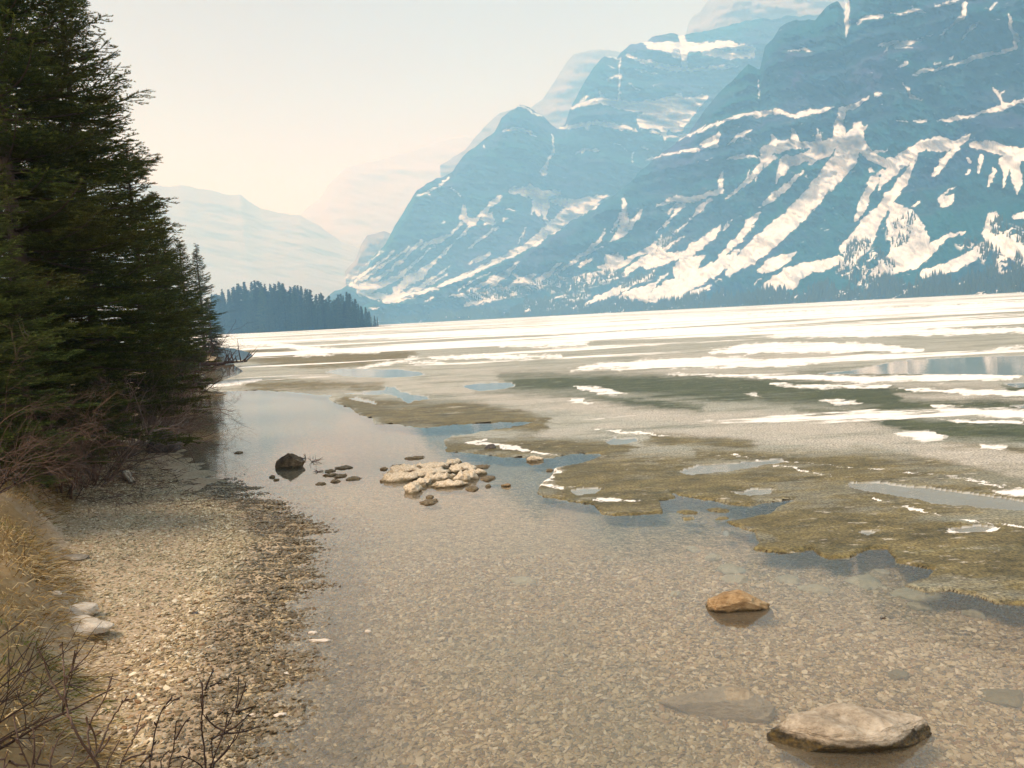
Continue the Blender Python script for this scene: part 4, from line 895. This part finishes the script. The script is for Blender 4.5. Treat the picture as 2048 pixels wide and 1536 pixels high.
# ------------------------------------------------------------------ rocks
def ico(sub):
    bm = bmesh.new(); bmesh.ops.create_icosphere(bm, subdivisions=sub, radius=1); bm.verts.ensure_lookup_table()
    V = np.array([v.co[:] for v in bm.verts]); F = np.array([[v.index for v in f.verts] for f in bm.faces]); bm.free(); return V, F
ICO5 = ico(6); ICO3 = ico(4)
def rock_mesh(dims, seed, cuts=9, rough=0.10, fine=0.02, ic=None, blocky=0.6, mods=None):
    V, F = ic or ICO5; V = V.copy(); R = RS(seed)
    for i in range(cuts):
        n = unit(R.normal(size=3) * np.array([1, 1, 0.8])); d = 0.55 + 0.3 * R.rand(); s = V @ n - d; V = np.where(s[:, None] > 0, V - n * (s * (0.82 + 0.12 * blocky))[:, None], V)
    off = Vector((seed * 3.1, seed * 1.7, 0.3))
    dsp = np.array([mnoise.fractal(Vector(v) * 1.6 + off, 0.9, 2.1, 5) for v in V]); V = V * (1 + rough * dsp)[:, None]
    dsp = np.array([mnoise.fractal(Vector((v[0] * 7, v[1] * 7, v[2] * 12)) + off, 0.7, 2.2, 4) for v in V]); V = V * (1 + fine * dsp)[:, None]
    V = V * np.array(dims) / 2
    if mods is not None: V = mods(V)
    return V, F
def rock_mat2(name, lo, mid, hi, wetz=None, wetcol=(0.02, 0.017, 0.009), rough=0.85, warm=None):
    m = Mat(name); O = m.obj(); P = m.pos()
    n1 = m.noise(O, 5, 7, 0.7); n2 = m.noise(m.scale(O, (1, 1, 2.5)), 26, 5, 0.75)
    c = m.ramp(m.math('ADD', m.math('MULTIPLY', n1, 0.6), m.math('MULTIPLY', n2, 0.4)), [(0.38, lo), (0.5, mid), (0.62, hi)])
    r = rough
    if wetz is not None:
        s = m.n('SeparateXYZ'); m.l(P, s.inputs[0])
        zz = m.math('ADD', s.outputs[2], m.math('MULTIPLY', m.math('SUBTRACT', m.noise(P, 14, 5, 0.7), 0.5), 0.07))
        f = m.rng(zz, wetz - 0.012, wetz + 0.006, 1, 0)
        wc = m.mix(m.rng(m.noise(P, 40, 4, 0.7), 0.4, 0.66), wetcol, (0.11, 0.075, 0.02))
        under = m.rng(s.outputs[2], -0.03, 0.0, 1, 0)
        wc = m.mix(under, wc, m.mix(0.6, c, (0.07, 0.07, 0.055)))
        c = m.mix(f, c, wc); r = m.rng(f, 0, 1, rough, 0.3)
    h = m.math('ADD', n1, m.math('MULTIPLY', n2, 0.8))
    return m.fin(m.bsdf(c, r, m.bump(h, 1.0, 0.022), 0.4))
def rock(px, py, z, dims, rz, label, mat, seed, sink=0.5, name='rock', cat='rock', group=None, cuts=9, rough=0.1, mods=None, fine=0.02, ic=None, tilt=(0, 0)):
    """(px, py) marks the middle of its footprint at height z"""
    p = ground_pt(px, py, z)
    V, F = rock_mesh(dims, seed, cuts, rough, fine, ic=ic, mods=mods)
    o = mesh_np(name, V, F, mat); o.location = (p[0], p[1], z - V[:, 2].min() - sink * dims[2]); o.rotation_euler = (tilt[0], tilt[1], rz)
    return tag(o, label, cat, group)
M_R_PALE = rock_mat2('pale_tan_stone', (0.20, 0.165, 0.12), (0.40, 0.345, 0.265), (0.60, 0.54, 0.44), wetz=0.05)
M_R_OCHRE = rock_mat2('ochre_stone', (0.16, 0.10, 0.045), (0.36, 0.245, 0.125), (0.54, 0.42, 0.26), wetz=0.02)
M_R_BROWN = rock_mat2('brown_stone', (0.035, 0.026, 0.018), (0.11, 0.08, 0.048), (0.27, 0.20, 0.12), wetz=0.03)
M_R_DARK = rock_mat2('dark_stone', (0.035, 0.034, 0.036), (0.075, 0.072, 0.074), (0.19, 0.175, 0.16))
M_R_WHITE = rock_mat2('white_stone', (0.42, 0.36, 0.28), (0.62, 0.56, 0.47), (0.74, 0.69, 0.60))
M_R_SUB = rock_mat2('algae_coated_stone', (0.20, 0.17, 0.12), (0.32, 0.275, 0.20), (0.42, 0.37, 0.28), rough=0.7)
M_R_SLAB = rock_mat2('pale_green_slab', (0.30, 0.30, 0.215), (0.40, 0.40, 0.30), (0.52, 0.51, 0.40), rough=0.7)
M_R_OLIVE = rock_mat2('olive_slab', (0.12, 0.11, 0.06), (0.18, 0.165, 0.09), (0.25, 0.22, 0.13), rough=0.7)

def big_mod(V):
    V = V.copy(); x = V[:, 0] / 0.35; zz = V[:, 2] / 0.095
    top = np.interp(x, [-1.1, -0.85, -0.55, -0.35, 0.1, 0.6, 0.9, 1.1], [0.25, 0.45, 0.85, 1.05, 0.95, 0.72, 0.50, 0.25])
    up = np.clip(zz, 0, 1) ** 0.5 * 0.088 * top; V[:, 2] = np.where(zz > 0, up, V[:, 2] * 1.3)
    k = 1 + 0.22 * np.clip(-zz, 0, 1); V[:, 0] *= k; V[:, 1] *= k
    V[:, 2] += 0.010 * np.sin(V[:, 0] * 22 + V[:, 1] * 17) * (zz > 0.3); return V
rock(1710, 1476, 0.0, (0.70, 0.30, 0.18), -0.05, 'large pale tan rock with a dark wet waterline, bottom right', M_R_PALE, 21, sink=0.46, cuts=7, rough=0.10, fine=0.022, mods=big_mod, tilt=(-0.04, 0.0))
def br_mod(V):
    V = V.copy(); x = V[:, 0] / 0.31; zz = V[:, 2] / 0.11
    top = np.interp(x / 0.75, [-1.1, -0.7, -0.45, -0.1, 0.3, 0.7, 1.1], [0.2, 0.75, 1.0, 1.05, 0.72, 0.5, 0.2])
    V[:, 2] = np.where(zz > 0, np.clip(zz, 0, 1) ** 0.7 * 0.12 * top * (1 - 0.35 * np.clip(-V[:, 1] / 0.2, -1, 1) * np.clip(x, 0, 1)), V[:, 2] * 1.2)
    k = 1 + 0.3 * np.clip(-zz, 0, 1); V[:, 0] *= k; V[:, 1] *= k; return V
rock(1482, 1212, 0.0, (0.46, 0.30, 0.20), 0.0, 'orange brown rock poking out of the shallows below the ice', M_R_OCHRE, 32, sink=0.57, cuts=9, rough=0.14, fine=0.02, mods=br_mod, tilt=(-0.12, 0.06))
rock(583, 934, 0.0, (0.44, 0.34, 0.44), 0.2, 'brown humped rock mirrored in the still water near the shore', M_R_BROWN, 43, sink=0.46, cuts=10, rough=0.10, tilt=(0, 0.25))
rock(324, 903, 0.05, (0.60, 0.42, 0.46), 0.4, 'dark grey boulder at the water edge under the shrubs', M_R_DARK, 54, sink=0.22, cuts=10, rough=0.10)
rock(1432, 1428, -0.12, (0.58, 0.28, 0.22), -0.28, 'long angular slab lying wholly under water left of the pale rock', M_R_SUB, 65, sink=0.25, cuts=12, rough=0.08)
g1 = G(*ground_pt(162, 1246, 0.2)[:2])
def lobe(V):
    V = V.copy(); a = np.exp(-((V[:, 0] + 0.03) / 0.05) ** 2) * (V[:, 1] > 0) ; return V
lobes = [rock(148, 1228, g1, (0.29, 0.24, 0.11), 0.1, 'a', M_R_WHITE, 71, sink=0.35, cuts=5, rough=0.12, ic=ICO3), rock(166, 1256, g1, (0.37, 0.25, 0.12), -0.05, 'a', M_R_WHITE, 72, sink=0.35, cuts=5, rough=0.12, ic=ICO3)]
# the two lobes are one stone: join them
a, b = lobes
Va = np.array([(a.matrix_basis @ v.co)[:] for v in a.data.vertices]); Vb = np.array([(b.matrix_basis @ v.co)[:] for v in b.data.vertices])
Fa = np.array([p.vertices[:] for p in a.data.polygons]); Fb = np.array([p.vertices[:] for p in b.data.polygons])
cen = np.array(b.location)
for q in lobes: bpy.data.objects.remove(q)
o = mesh_np('rock', np.concatenate([Va, Vb]) - cen, np.concatenate([Fa, Fb + len(Va)]), M_R_WHITE); o.location = cen
tag(o, 'flat whitish two lobed stone lying on the gravel', 'rock')
def gz_at(px, py, z=0.15):
    for _ in range(4):
        p = ground_pt(px, py, z); z = G(p[0], p[1])
    return z
M_R_GREY = rock_mat2('grey_stone', (0.16, 0.15, 0.13), (0.27, 0.25, 0.21), (0.42, 0.38, 0.32))
for (px, py, w, dd, hh, rz, lab, mt, sd) in [
 (70, 1222, 0.17, 0.10, 0.08, 0.3, 'grey stone with white edge at the foot of the turf bank', M_R_GREY, 81),
 (147, 1118, 0.24, 0.16, 0.05, 0.2, 'flat pinkish grey stone beside the turf overhang', M_R_GREY, 82),
 (108, 1190, 0.10, 0.06, 0.04, 0.1, 'small pale stone between the turf and the two lobed stone', M_R_WHITE, 83),
 (389, 1228, 0.05, 0.04, 0.02, 0, 'dark round pebble on the pale gravel', M_R_DARK, 84),
 (1012, 973, 0.12, 0.07, 0.06, 0, 'small brown block standing in the water right of the ice floes', M_R_OCHRE, 85),
 (981, 899, 0.20, 0.12, 0.12, 0, 'black stone at the edge of the snowy ice margin', M_R_DARK, 86),
 (242, 898, 0.30, 0.2, 0.1, 0.2, 'flat dark stone left of the dark boulder', M_R_DARK, 87)]:
    z = gz_at(px, py) if px < 600 else 0.0
    rock(px, py, z, (w, dd, hh), rz, lab, mt, sd, sink=0.3, ic=ICO3, cuts=7)
slabs = [(1423,1120,40,16,'square pale slab under water just below the brown ice lobe'),(1461,1141,62,22,'long pale slab under water above the orange brown rock'),(1575,1163,50,14,'yellowish pale slab right of the orange brown rock, under water'),(1626,1180,74,12,'thin pale slab under water right of the yellowish one'),
 (1732,1168,80,30,'largest pale slab under water below the ice bay'),(1761,1149,36,10,'small pale slab just behind the largest underwater slab'),(1837,1194,78,26,'pale tapering slab under water beside the ice edge'),(1842,1219,44,24,'dim green slab just below the tapering one, under water'),
 (1949,1233,40,22,'roundish pale slab under water near the right edge'),(1351,1194,24,10,'small pale stone under water left of the orange brown rock'),(1796,1356,38,22,'dark round stone under water above the large pale rock'),(2003,1397,84,34,'broad olive yellow slab under water at the right edge'),
 (1475,1163,60,14,'dim slab under water behind the orange brown rock'),(1046,1165,56,18,'faint slab under open water left of centre ice'),(1385,1103,30,10,'little slab under water under the ice tongue')]
for i, (px, py, w, h, lab) in enumerate(slabs):
    p = ground_pt(px, py, -0.25); z = G(p[0], p[1]); dist = math.hypot(p[0], p[1])
    wm = w / FPX * math.hypot(dist, 2.2); dm = max(0.5 * wm, h / FPX * math.hypot(dist, 2.2) / 0.36)
    dm = min(dm, wm * 0.9)
    rock(px, py, z, (wm, dm, 0.08), 0.2 * math.sin(i * 2.1) - 0.15, lab, M_R_OLIVE if ('olive' in lab or 'dark' in lab) else M_R_SLAB, 100 + i, sink=0.35, ic=ICO3, cuts=14, rough=0.16, group='slabs lying under the clear water')

# driftwood and twigs in the water
def stick(pts, rad, mat, label, name='driftwood', cat='driftwood', extra=None):
    lines = [(np.array(pts, float), np.array(rad, float))] + (extra or [])
    V, F = tubes(lines, 6); c = np.array(pts[0], float)
    o = mesh_np(name, V - c, F, mat); o.location = c
    return tag(o, label, cat)
def bent(a, b, n, r0, r1, R, wig=0.02):
    t = np.linspace(0, 1, n)[:, None]; P = np.array(a) * (1 - t) + np.array(b) * t; P[1:-1] += R.normal(size=(n - 2, 3)) * wig
    return P, np.linspace(r0, r1, n)
R = RS(8)
a = np.array(ground_pt(380, 734, 0.1)); b = np.array(ground_pt(494, 722.5, 0.05)); P, r_ = bent(a, b, 12, 0.16, 0.04, R, 0.06)
ex = []
for i in range(13):
    s = 0.55 + 0.42 * R.rand(); base = a + (b - a) * s; d = unit(np.array([R.normal() * 0.7, R.normal() * 0.3, 0.8 + 0.4 * R.rand()])); L = 0.4 + 1.1 * R.rand()
    ex.append((np.array([base, base + d * L * 0.5 + R.normal(size=3) * 0.05, base + d * L]), np.array([0.04, 0.028, 0.01])))
stick(P, r_, M_TW_DARK, 'fallen branch with upright twigs lying in the small open bay', extra=ex)
a = np.array(ground_pt(300, 738, 0.2)); b = np.array(ground_pt(440, 726, 0.12)); P, r_ = bent(a, b, 10, 0.2, 0.07, R, 0.05)
stick(P, r_, M_TW_GREY, 'grey log lying along the far left waterline')
a = np.array(ground_pt(190, 872, 0.25)); b = np.array(ground_pt(372, 858, 0.35)); P, r_ = bent(a, b, 14, 0.045, 0.016, R, 0.04)
stick(P, r_, M_TW_GREY, 'long grey branch lying across the foot of the shrubs')
def sprig(px, py, L, n, label, sd, up=0.7, rr=0.0035):
    R = RS(sd); p = np.array(ground_pt(px, py, 0.0)); lines = []
    for i in range(n):
        d = unit(np.array([R.normal(), R.normal() * 0.4, abs(R.normal()) * up + 0.15])); l = L * (0.5 + 0.6 * R.rand())
        m_ = p + d * l * 0.5 + R.normal(size=3) * l * 0.08
        lines.append((np.array([p - d * 0.02, m_, p + d * l]), np.array([rr, rr * .8, rr * .35])))
        d2 = unit(d + R.normal(size=3) * 0.6); lines.append((np.array([m_, m_ + d2 * l * 0.25, m_ + d2 * l * 0.45]), np.array([rr * .7, rr * .5, rr * .3])))
    V, F = tubes(lines, 5); o = mesh_np('twig', V - p, F, M_TW_DARK); o.location = p; return tag(o, label, 'twig')
sprig(624, 924, 0.20, 8, 'spiky bare twig standing in the water right of the humped rock', 1)
sprig(611, 917, 0.10, 7, 'small twig touching the right side of the humped rock', 2)
sprig(637, 944, 0.09, 9, 'flat tuft of twigs floating in front of the humped rock', 3, 0.3)
sprig(646, 1170, 0.03, 7, 'tiny dark tuft on the water off the gravel edge', 5, 0.4, 0.002)
sprig(1766, 1237, 0.03, 6, 'tiny dark tuft in the shallows right of the orange brown rock', 6, 0.4, 0.002)
z = gz_at(125, 1276); a = np.array(ground_pt(96, 1277, z)) + [0, 0, .01]; b = np.array(ground_pt(200, 1271, z)) + [0, 0, .01]; P, r_ = bent(a, b, 8, 0.008, 0.004, R, 0.006)
stick(P, r_, M_TW_GREY, 'thin grey stick lying against the two lobed stone', 'twig', 'twig')
m = Mat('bleached_wood'); n_ = m.noise(m.scale(m.obj(), (1, 6, 6)), 12, 4, 0.6)
M_BLEACH = m.fin(m.bsdf(m.mix(n_, (0.50, 0.44, 0.36), (0.78, 0.74, 0.68)), 0.8))
z = gz_at(255, 955); 
for (x0, y0, x1, y1, lab) in [(249, 948, 262, 966, 'left one of two bleached driftwood pieces on the beach'), (254, 946, 268, 964, 'right one of two bleached driftwood pieces on the beach')]:
    a = np.array(ground_pt(x0, y0, z + 0.05)); b = np.array(ground_pt(x1, y1, z + 0.015)); P, r_ = bent(a, b, 6, 0.045, 0.022, R, 0.004)
    stick(P, r_, M_R_WHITE, lab)
rock(263, 949, z, (0.14, 0.08, 0.06), 0.1, 'small grey stone beside the bleached driftwood', M_R_GREY, 131, sink=0.2, ic=ICO3)

# ------------------------------------------------------------------ loose ice floes
m = Mat('rotten_floe'); O = m.obj(); P = m.pos()
geo = m.n('NewGeometry'); sx = m.n('SeparateXYZ'); m.l(geo.outputs['Normal'], sx.inputs[0]); pz = m.n('SeparateXYZ'); m.l(P, pz.inputs[0])
n1 = m.noise(P, 9, 5, 0.7); n2 = m.noise(P, 45, 4, 0.75)
top = m.mix(m.rng(n2, 0.35, 0.6), (0.42, 0.34, 0.22), (0.80, 0.72, 0.58)); sidec = m.mix(n2, (0.06, 0.047, 0.02), (0.26, 0.21, 0.115))
f = m.rng(m.math('ADD', pz.outputs[2], m.math('MULTIPLY', m.math('SUBTRACT', n1, 0.5), 0.10)), 0.012, 0.045)
f = m.math('MULTIPLY', f, m.attr('clean'))
M_FLOE = m.fin(m.bsdf(m.mix(f, sidec, top), 0.6, m.bump(m.math('ADD', n2, n1), 0.8, 0.02), 0.4))
m = Mat('dirty_floe'); n2 = m.noise(m.pos(), 38, 4, 0.75); M_FLOE2 = m.fin(m.bsdf(m.ramp(n2, [(0.3, (0.05, 0.037, 0.016)), (0.55, (0.17, 0.13, 0.07)), (0.7, (0.38, 0.31, 0.19))]), 0.6, m.bump(n2, 0.9, 0.02), 0.4))
def floe(cx, cy, w, h, seed, label, dirty=False, group='rotting ice floes in the open water', thick=0.075):
    p = ground_pt(cx, cy, 0.0); dist = math.hypot(p[0], p[1]); wm = w / FPX * dist; dep = h / FPX * dist / (H / dist) * 0.55
    dep = min(dep, wm * 1.5)
    V, F = ICO3; V = V.copy(); off = Vector((seed * 1.9, seed, 0))
    V[:, 2] = np.sign(V[:, 2]) * np.abs(V[:, 2]) ** 0.6
    dn = np.array([mnoise.fractal(Vector(v) * 1.4 + off, 0.8, 2.1, 5) for v in V]); V[:, :2] *= (1 + 0.38 * dn)[:, None]
    dn = np.array([mnoise.fractal(Vector((v[0] * wm * 9, v[1] * dep * 9, 0.3)) + off, 0.8, 2.1, 5) for v in V])
    V[:, 2] *= (1 + 0.55 * dn)
    V = V * np.array([wm / 2, dep / 2, thick if not dirty else 0.022])
    o = mesh_np('ice_floe', V, F, M_FLOE2 if dirty else M_FLOE, attrs={'clean': np.ones(len(V))}); o.location = (p[0], p[1], 0.0); o.rotation_euler = (0, 0, 0.15 * math.sin(seed))
    return tag(o, label, 'ice floe', group)
K = lambda X, Y: (720 + .1953 * X, 860 + .1953 * Y)
for i, (X, Y, w, h, lab, dt) in enumerate([
 (950,345,190,95,'highest rounded white floe at the back of the cluster',0),(740,395,420,70,'long back floe left of the highest white one',0),(450,440,360,80,'left rear floe of the white cluster',0),(700,455,480,120,'broad central floe of the white cluster',0),
 (1060,415,330,90,'right rear floe of the white cluster',0),(1190,450,230,60,'rightmost white floe of the cluster',0),(400,505,440,90,'leftmost white floe pointing at the shore',0),(1090,505,270,80,'lumpy floe on the right flank of the cluster',0),
 (640,560,230,80,'rounded front floe touching the small loaf shaped one',0),(540,625,200,90,'loaf shaped floe at the front left of the cluster',0),(920,570,430,70,'long front floe along the open water',0),(800,510,400,60,'grey wet floe in the middle of the cluster',0),
 (1150,605,130,80,'brown crumbling floe at the front right of the cluster',1),(1310,500,150,70,'brown floe right of the lumpy floe',1),(1240,380,160,46,'brown floe behind the rightmost white floe',1),(715,740,170,70,'brown floe drifting alone in front of the cluster',1),
 (715,690,80,36,'little brown lump behind the lone brown floe',1),(245,400,80,46,'brown lump at the left end of the cluster',1),(560,290,190,34,'thin brown slush strip behind the cluster',1),(400,372,150,28,'short brown slush strip at the back left of the cluster',1),(1312,578,56,34,'tiny brown lump right of the long front floe',1),(1940,416,70,30,'tiny brown lump near the ice sheet corner',1)]):
    x, y = K(X, Y); floe(x, y, w * .1953 * (0.86 if i < 12 else 1), h * .1953 * (1.05 if i < 12 else 1.3), 3 + i, lab, bool(dt), thick=0.055 + 0.05 * ((i * 7) % 5) / 5)
K = lambda X, Y: (540 + .15625 * X, 860 + .15625 * Y)
for i, (X, Y, w, h, lab) in enumerate([(765,530,120,44,'brown slush patch nearest the floating twig tuft'),(940,485,220,44,'long brown slush patch right of the floating twig tuft'),(780,580,150,34,'thin brown slush patch below the nearest one'),(905,592,150,52,'wide brown slush patch in the middle of the trail'),
 (1070,625,180,54,'slanting brown slush patch nearest the white floes'),(650,692,130,30,'lowest brown slush patch of the trail'),(840,662,130,28,'faint brown slush patch beside the lowest one'),(30,605,70,30,'brown slush patch left of the humped rock'),(82,642,70,22,'small slush patch below the one left of the humped rock')]):
    x, y = K(X, Y); floe(x, y, w * .15625, h * .15625 * 1.2, 50 + i, lab, True, 'brown slush patches on the still water', 0.02)
for i, (x, y, w, h, lab) in enumerate([(626,1266,18,7,'white foam fleck nearest the gravel edge, upper of two'),(640,1282,40,5,'long white foam fleck just below the upper one'),(736,1264,12,5,'white foam fleck alone in the open shallows'),(572,1350,16,10,'white foam curd at the tip of the gravel tongue'),(560,1432,26,8,'white foam curd beside the orange pebble at the lower gravel edge'),(505,1432,14,8,'white foam curd among the lower shore pools'),(477,906,14,4,'lone brown slush sliver off the dark reflection'),(440,790,16,5,'reddish sliver floating below the ice spit'),(1070,921,34,12,'white lump of ice floating off the snowy margin')]):
    o = floe(x, y, w, h, 80 + i, lab, 'white' not in lab, 'stray pieces of ice', 0.05 if 'foam' not in lab else 0.012)
    if 'foam' in lab: o.data.materials.clear(); o.data.materials.append(M_BLEACH); o.name = 'foam'; o['category'] = 'foam'; o['group'] = 'foam flecks on the shallows'

# ------------------------------------------------------------------ gravel and grass
def pebbles(n, xr, yr, test, rmin, rmax, seed, name, label, mat, flat=0.45, pal=None):
    R = RS(seed); x = xr[0] + (xr[1] - xr[0]) * R.rand(n); y = yr[0] + (yr[1] - yr[0]) * R.rand(n)
    px, py = project(np.stack([x, y, 0 * x], -1)); ok = (px > -60) & (px < 2110) & (py < 1640)
    x, y = x[ok], y[ok]; z = H_ground(x, y); ok = test(x, y, z, R); x, y, z = x[ok], y[ok], z[ok]; n = len(x)
    V0, F0 = ico(1); k = len(V0)
    s = rmin + (rmax - rmin) * R.rand(n) ** 2.6
    V = V0[None] * (1 + 0.28 * R.normal(size=(n, k, 1)).clip(-1.5, 1.5)) * np.stack([s * (1.0 + 0.7 * R.rand(n)), s * (0.75 + 0.3 * R.rand(n)), s * flat * (0.7 + 0.6 * R.rand(n))], -1)[:, None]
    a = R.rand(n) * 6.28; c, sn = np.cos(a)[:, None], np.sin(a)[:, None]
    X = V[..., 0] * c - V[..., 1] * sn; Y = V[..., 0] * sn + V[..., 1] * c
    Z = V[..., 2] + X * R.normal(size=(n, 1)) * 0.22 + Y * R.normal(size=(n, 1)) * 0.22
    V = np.stack([X + x[:, None], Y + y[:, None], Z + (z + s * flat * 0.35)[:, None]], -1).reshape(-1, 3)
    F = (F0[None] + (np.arange(n) * k)[:, None, None]).reshape(-1, 3)
    o = mesh_np(name, V, F, mat, smooth=False, attrs={'shade': np.repeat(R.rand(n), k), 'hue': np.repeat(R.rand(n), k)})
    return tag(o, label, kind='stuff')
def peb_mat(name, stops, wet):
    m = Mat(name); c = m.ramp(m.attr('shade'), stops); s = m.n('SeparateXYZ'); m.l(m.pos(), s.inputs[0])
    c = m.mix(m.rng(m.attr('hue'), 0.80, 0.95), c, m.mix(0.55, c, (0.30, 0.15, 0.06)))
    nb = m.noise(m.pos(), 0.4, 4, 0.5); c = m.mix(m.rng(nb, 0.45, 0.6), c, m.mix(0.35, c, (0.20, 0.25, 0.20)))
    if wet:
        f = m.math('MULTIPLY', m.rng(s.outputs[2], 0.045, 0.075, 1, 0), m.rng(s.outputs[2], -0.03, -0.005, 0.15, 1))
        c = m.mix(f, c, m.mix(0.70, c, (0.03, 0.022, 0.01))); r = m.rng(f, 0, 1, 0.8, 0.35)
    else: r = 0.7
    return m.fin(m.bsdf(c, r, None, 0.35))
M_PEB = peb_mat('shore_pebbles', [(0.0, (0.13, 0.095, 0.052)), (0.3, (0.35, 0.27, 0.155)), (0.6, (0.49, 0.40, 0.25)), (0.85, (0.60, 0.51, 0.36)), (1.0, (0.80, 0.73, 0.58))], True)
def t_wet(x, y, z, R):
    d = np.hypot(x, y); return (z > -0.035) & (z < 0.10) & (R.rand(len(x)) < 1.1 - sstep(0.055, 0.11, z))
def t_bed(x, y, z, R):
    d = np.hypot(x, y); return (z <= -0.015) & (d < 6.6) & (R.rand(len(x)) < 1.25 - d / 7)
def t_dry(x, y, z, R):
    d = poly_sd(x, y, SHORE); return (z > 0.06) & (z < 0.42) & (x > -3.30 - 0.62 * (y - 5.5)) & (R.rand(len(x)) < 0.62 + 0.38 * sstep(-0.1, 0.25, fbm(x * 1.3, y * 1.3, 91, 4)))
pebbles(150000, (-4, 0.6), (1.0, 13), t_wet, 0.007, 0.019, 1, 'gravel', 'dark wet gravel heaped along the ragged waterline', M_PEB)
pebbles(240000, (-4.5, 5.5), (1.2, 6.8), t_bed, 0.007, 0.020, 2, 'gravel', 'rounded brown pebbles covering the shallow lake bed', M_PEB, 0.4)
pebbles(420000, (-9, 0), (1.0, 14), t_dry, 0.0045, 0.015, 3, 'gravel', 'pale dry gravel chips strewn over the beach', M_PEB, 0.4)

R = RS(12); n = 260000
x = -9 + 7.5 * R.rand(n); y = 1.5 + 10 * R.rand(n); e = -3.25 - 0.62 * (y - 5.5) + 0.25 * fbm(y * 0.9, y * 0 + 2, 14, 3)
dens = sstep(-0.15, 0.25, e - x) * np.clip(0.45 + 1.3 * fbm(x * 1.6, y * 1.6, 5, 4), 0.05, 1) * (1 - 0.5 * sstep(9, 12, y))
ok = R.rand(n) < dens; x, y = x[ok], y[ok]; px, py = project(np.stack([x, y, 0.5 + 0 * x], -1)); ok = (px > -80) & (py < 1600); x, y = x[ok], y[ok]; n = len(x); z = H_ground(x, y)
L = 0.035 + 0.075 * R.rand(n) ** 1.5; e = -3.25 - 0.62 * (y - 5.5); over = np.exp(-((e - x - 0.1) / 0.25) ** 2); L *= 1 + 0.9 * over
a = R.rand(n) * 6.28; d = np.stack([np.cos(a) * 0.7 + 1.1 * over + 0.4, np.sin(a) * 0.7 - 0.3, 0.9 - 0.7 * over + 0.3 * R.rand(n)], -1); d = unit(d)
sd = unit(np.cross(d, R.normal(size=(n, 3)))) * 0.0026; p0 = np.stack([x, y, z - 0.01], -1); p1 = p0 + d * L[:, None] * 0.55; p2 = p0 + d * L[:, None] * np.array([1, 1, 0.55]) + np.array([0.02, 0, -0.01])
V = np.stack([p0 - sd, p0 + sd, p1 + sd * 0.8, p1 - sd * 0.8, p2], 1).reshape(-1, 3); b = np.arange(n)[:, None] * 5
F = np.concatenate([b + [0, 1, 2], b + [0, 2, 3], b + [3, 2, 4]]); tn = np.repeat(R.rand(n), 5); gr = np.repeat(np.clip(0.25 + 1.6 * fbm(x * 1.1, y * 1.1, 41, 3), 0, 1) * R.rand(n), 5)
m = Mat('dry_grass'); c = m.ramp(m.attr('tone'), [(0, (0.12, 0.075, 0.025)), (0.4, (0.30, 0.21, 0.085)), (0.8, (0.42, 0.32, 0.15)), (1, (0.56, 0.47, 0.29))]); c = m.mix(m.rng(m.attr('green'), 0.25, 0.6), c, (0.09, 0.12, 0.025))
grass = mesh_np('grass', V, F, m.fin(m.bsdf(c, 0.8, None, 0.15)), smooth=False, attrs={'tone': tn, 'green': gr}); tag(grass, 'straw coloured dry grass with green tufts on the bank', kind='stuff')
# clutter under the shrubs: fallen twigs and leaves
R = RS(14); n = 2600; x = -7.5 + 6 * R.rand(n); y = 8.4 + 7 * R.rand(n); z = H_ground(x, y); ok = z > 0.05; x, y, z = x[ok], y[ok], z[ok]
lines = []
for i in range(len(x)):
    l = 0.03 + 0.14 * R.rand() ** 2; a = R.rand() * 6.28; d = np.array([math.cos(a), math.sin(a), R.normal() * 0.15]) * l; p = np.array([x[i], y[i], z[i] + 0.012]); lines.append((np.array([p - d, p + R.normal(size=3) * 0.006, p + d]), np.array([0.003, 0.004, 0.002])))
V, F = tubes(lines, 3); o = mesh_np('litter', V, F, M_TW_RED); tag(o, 'fallen twigs littering the ground under the shrubs', kind='stuff')
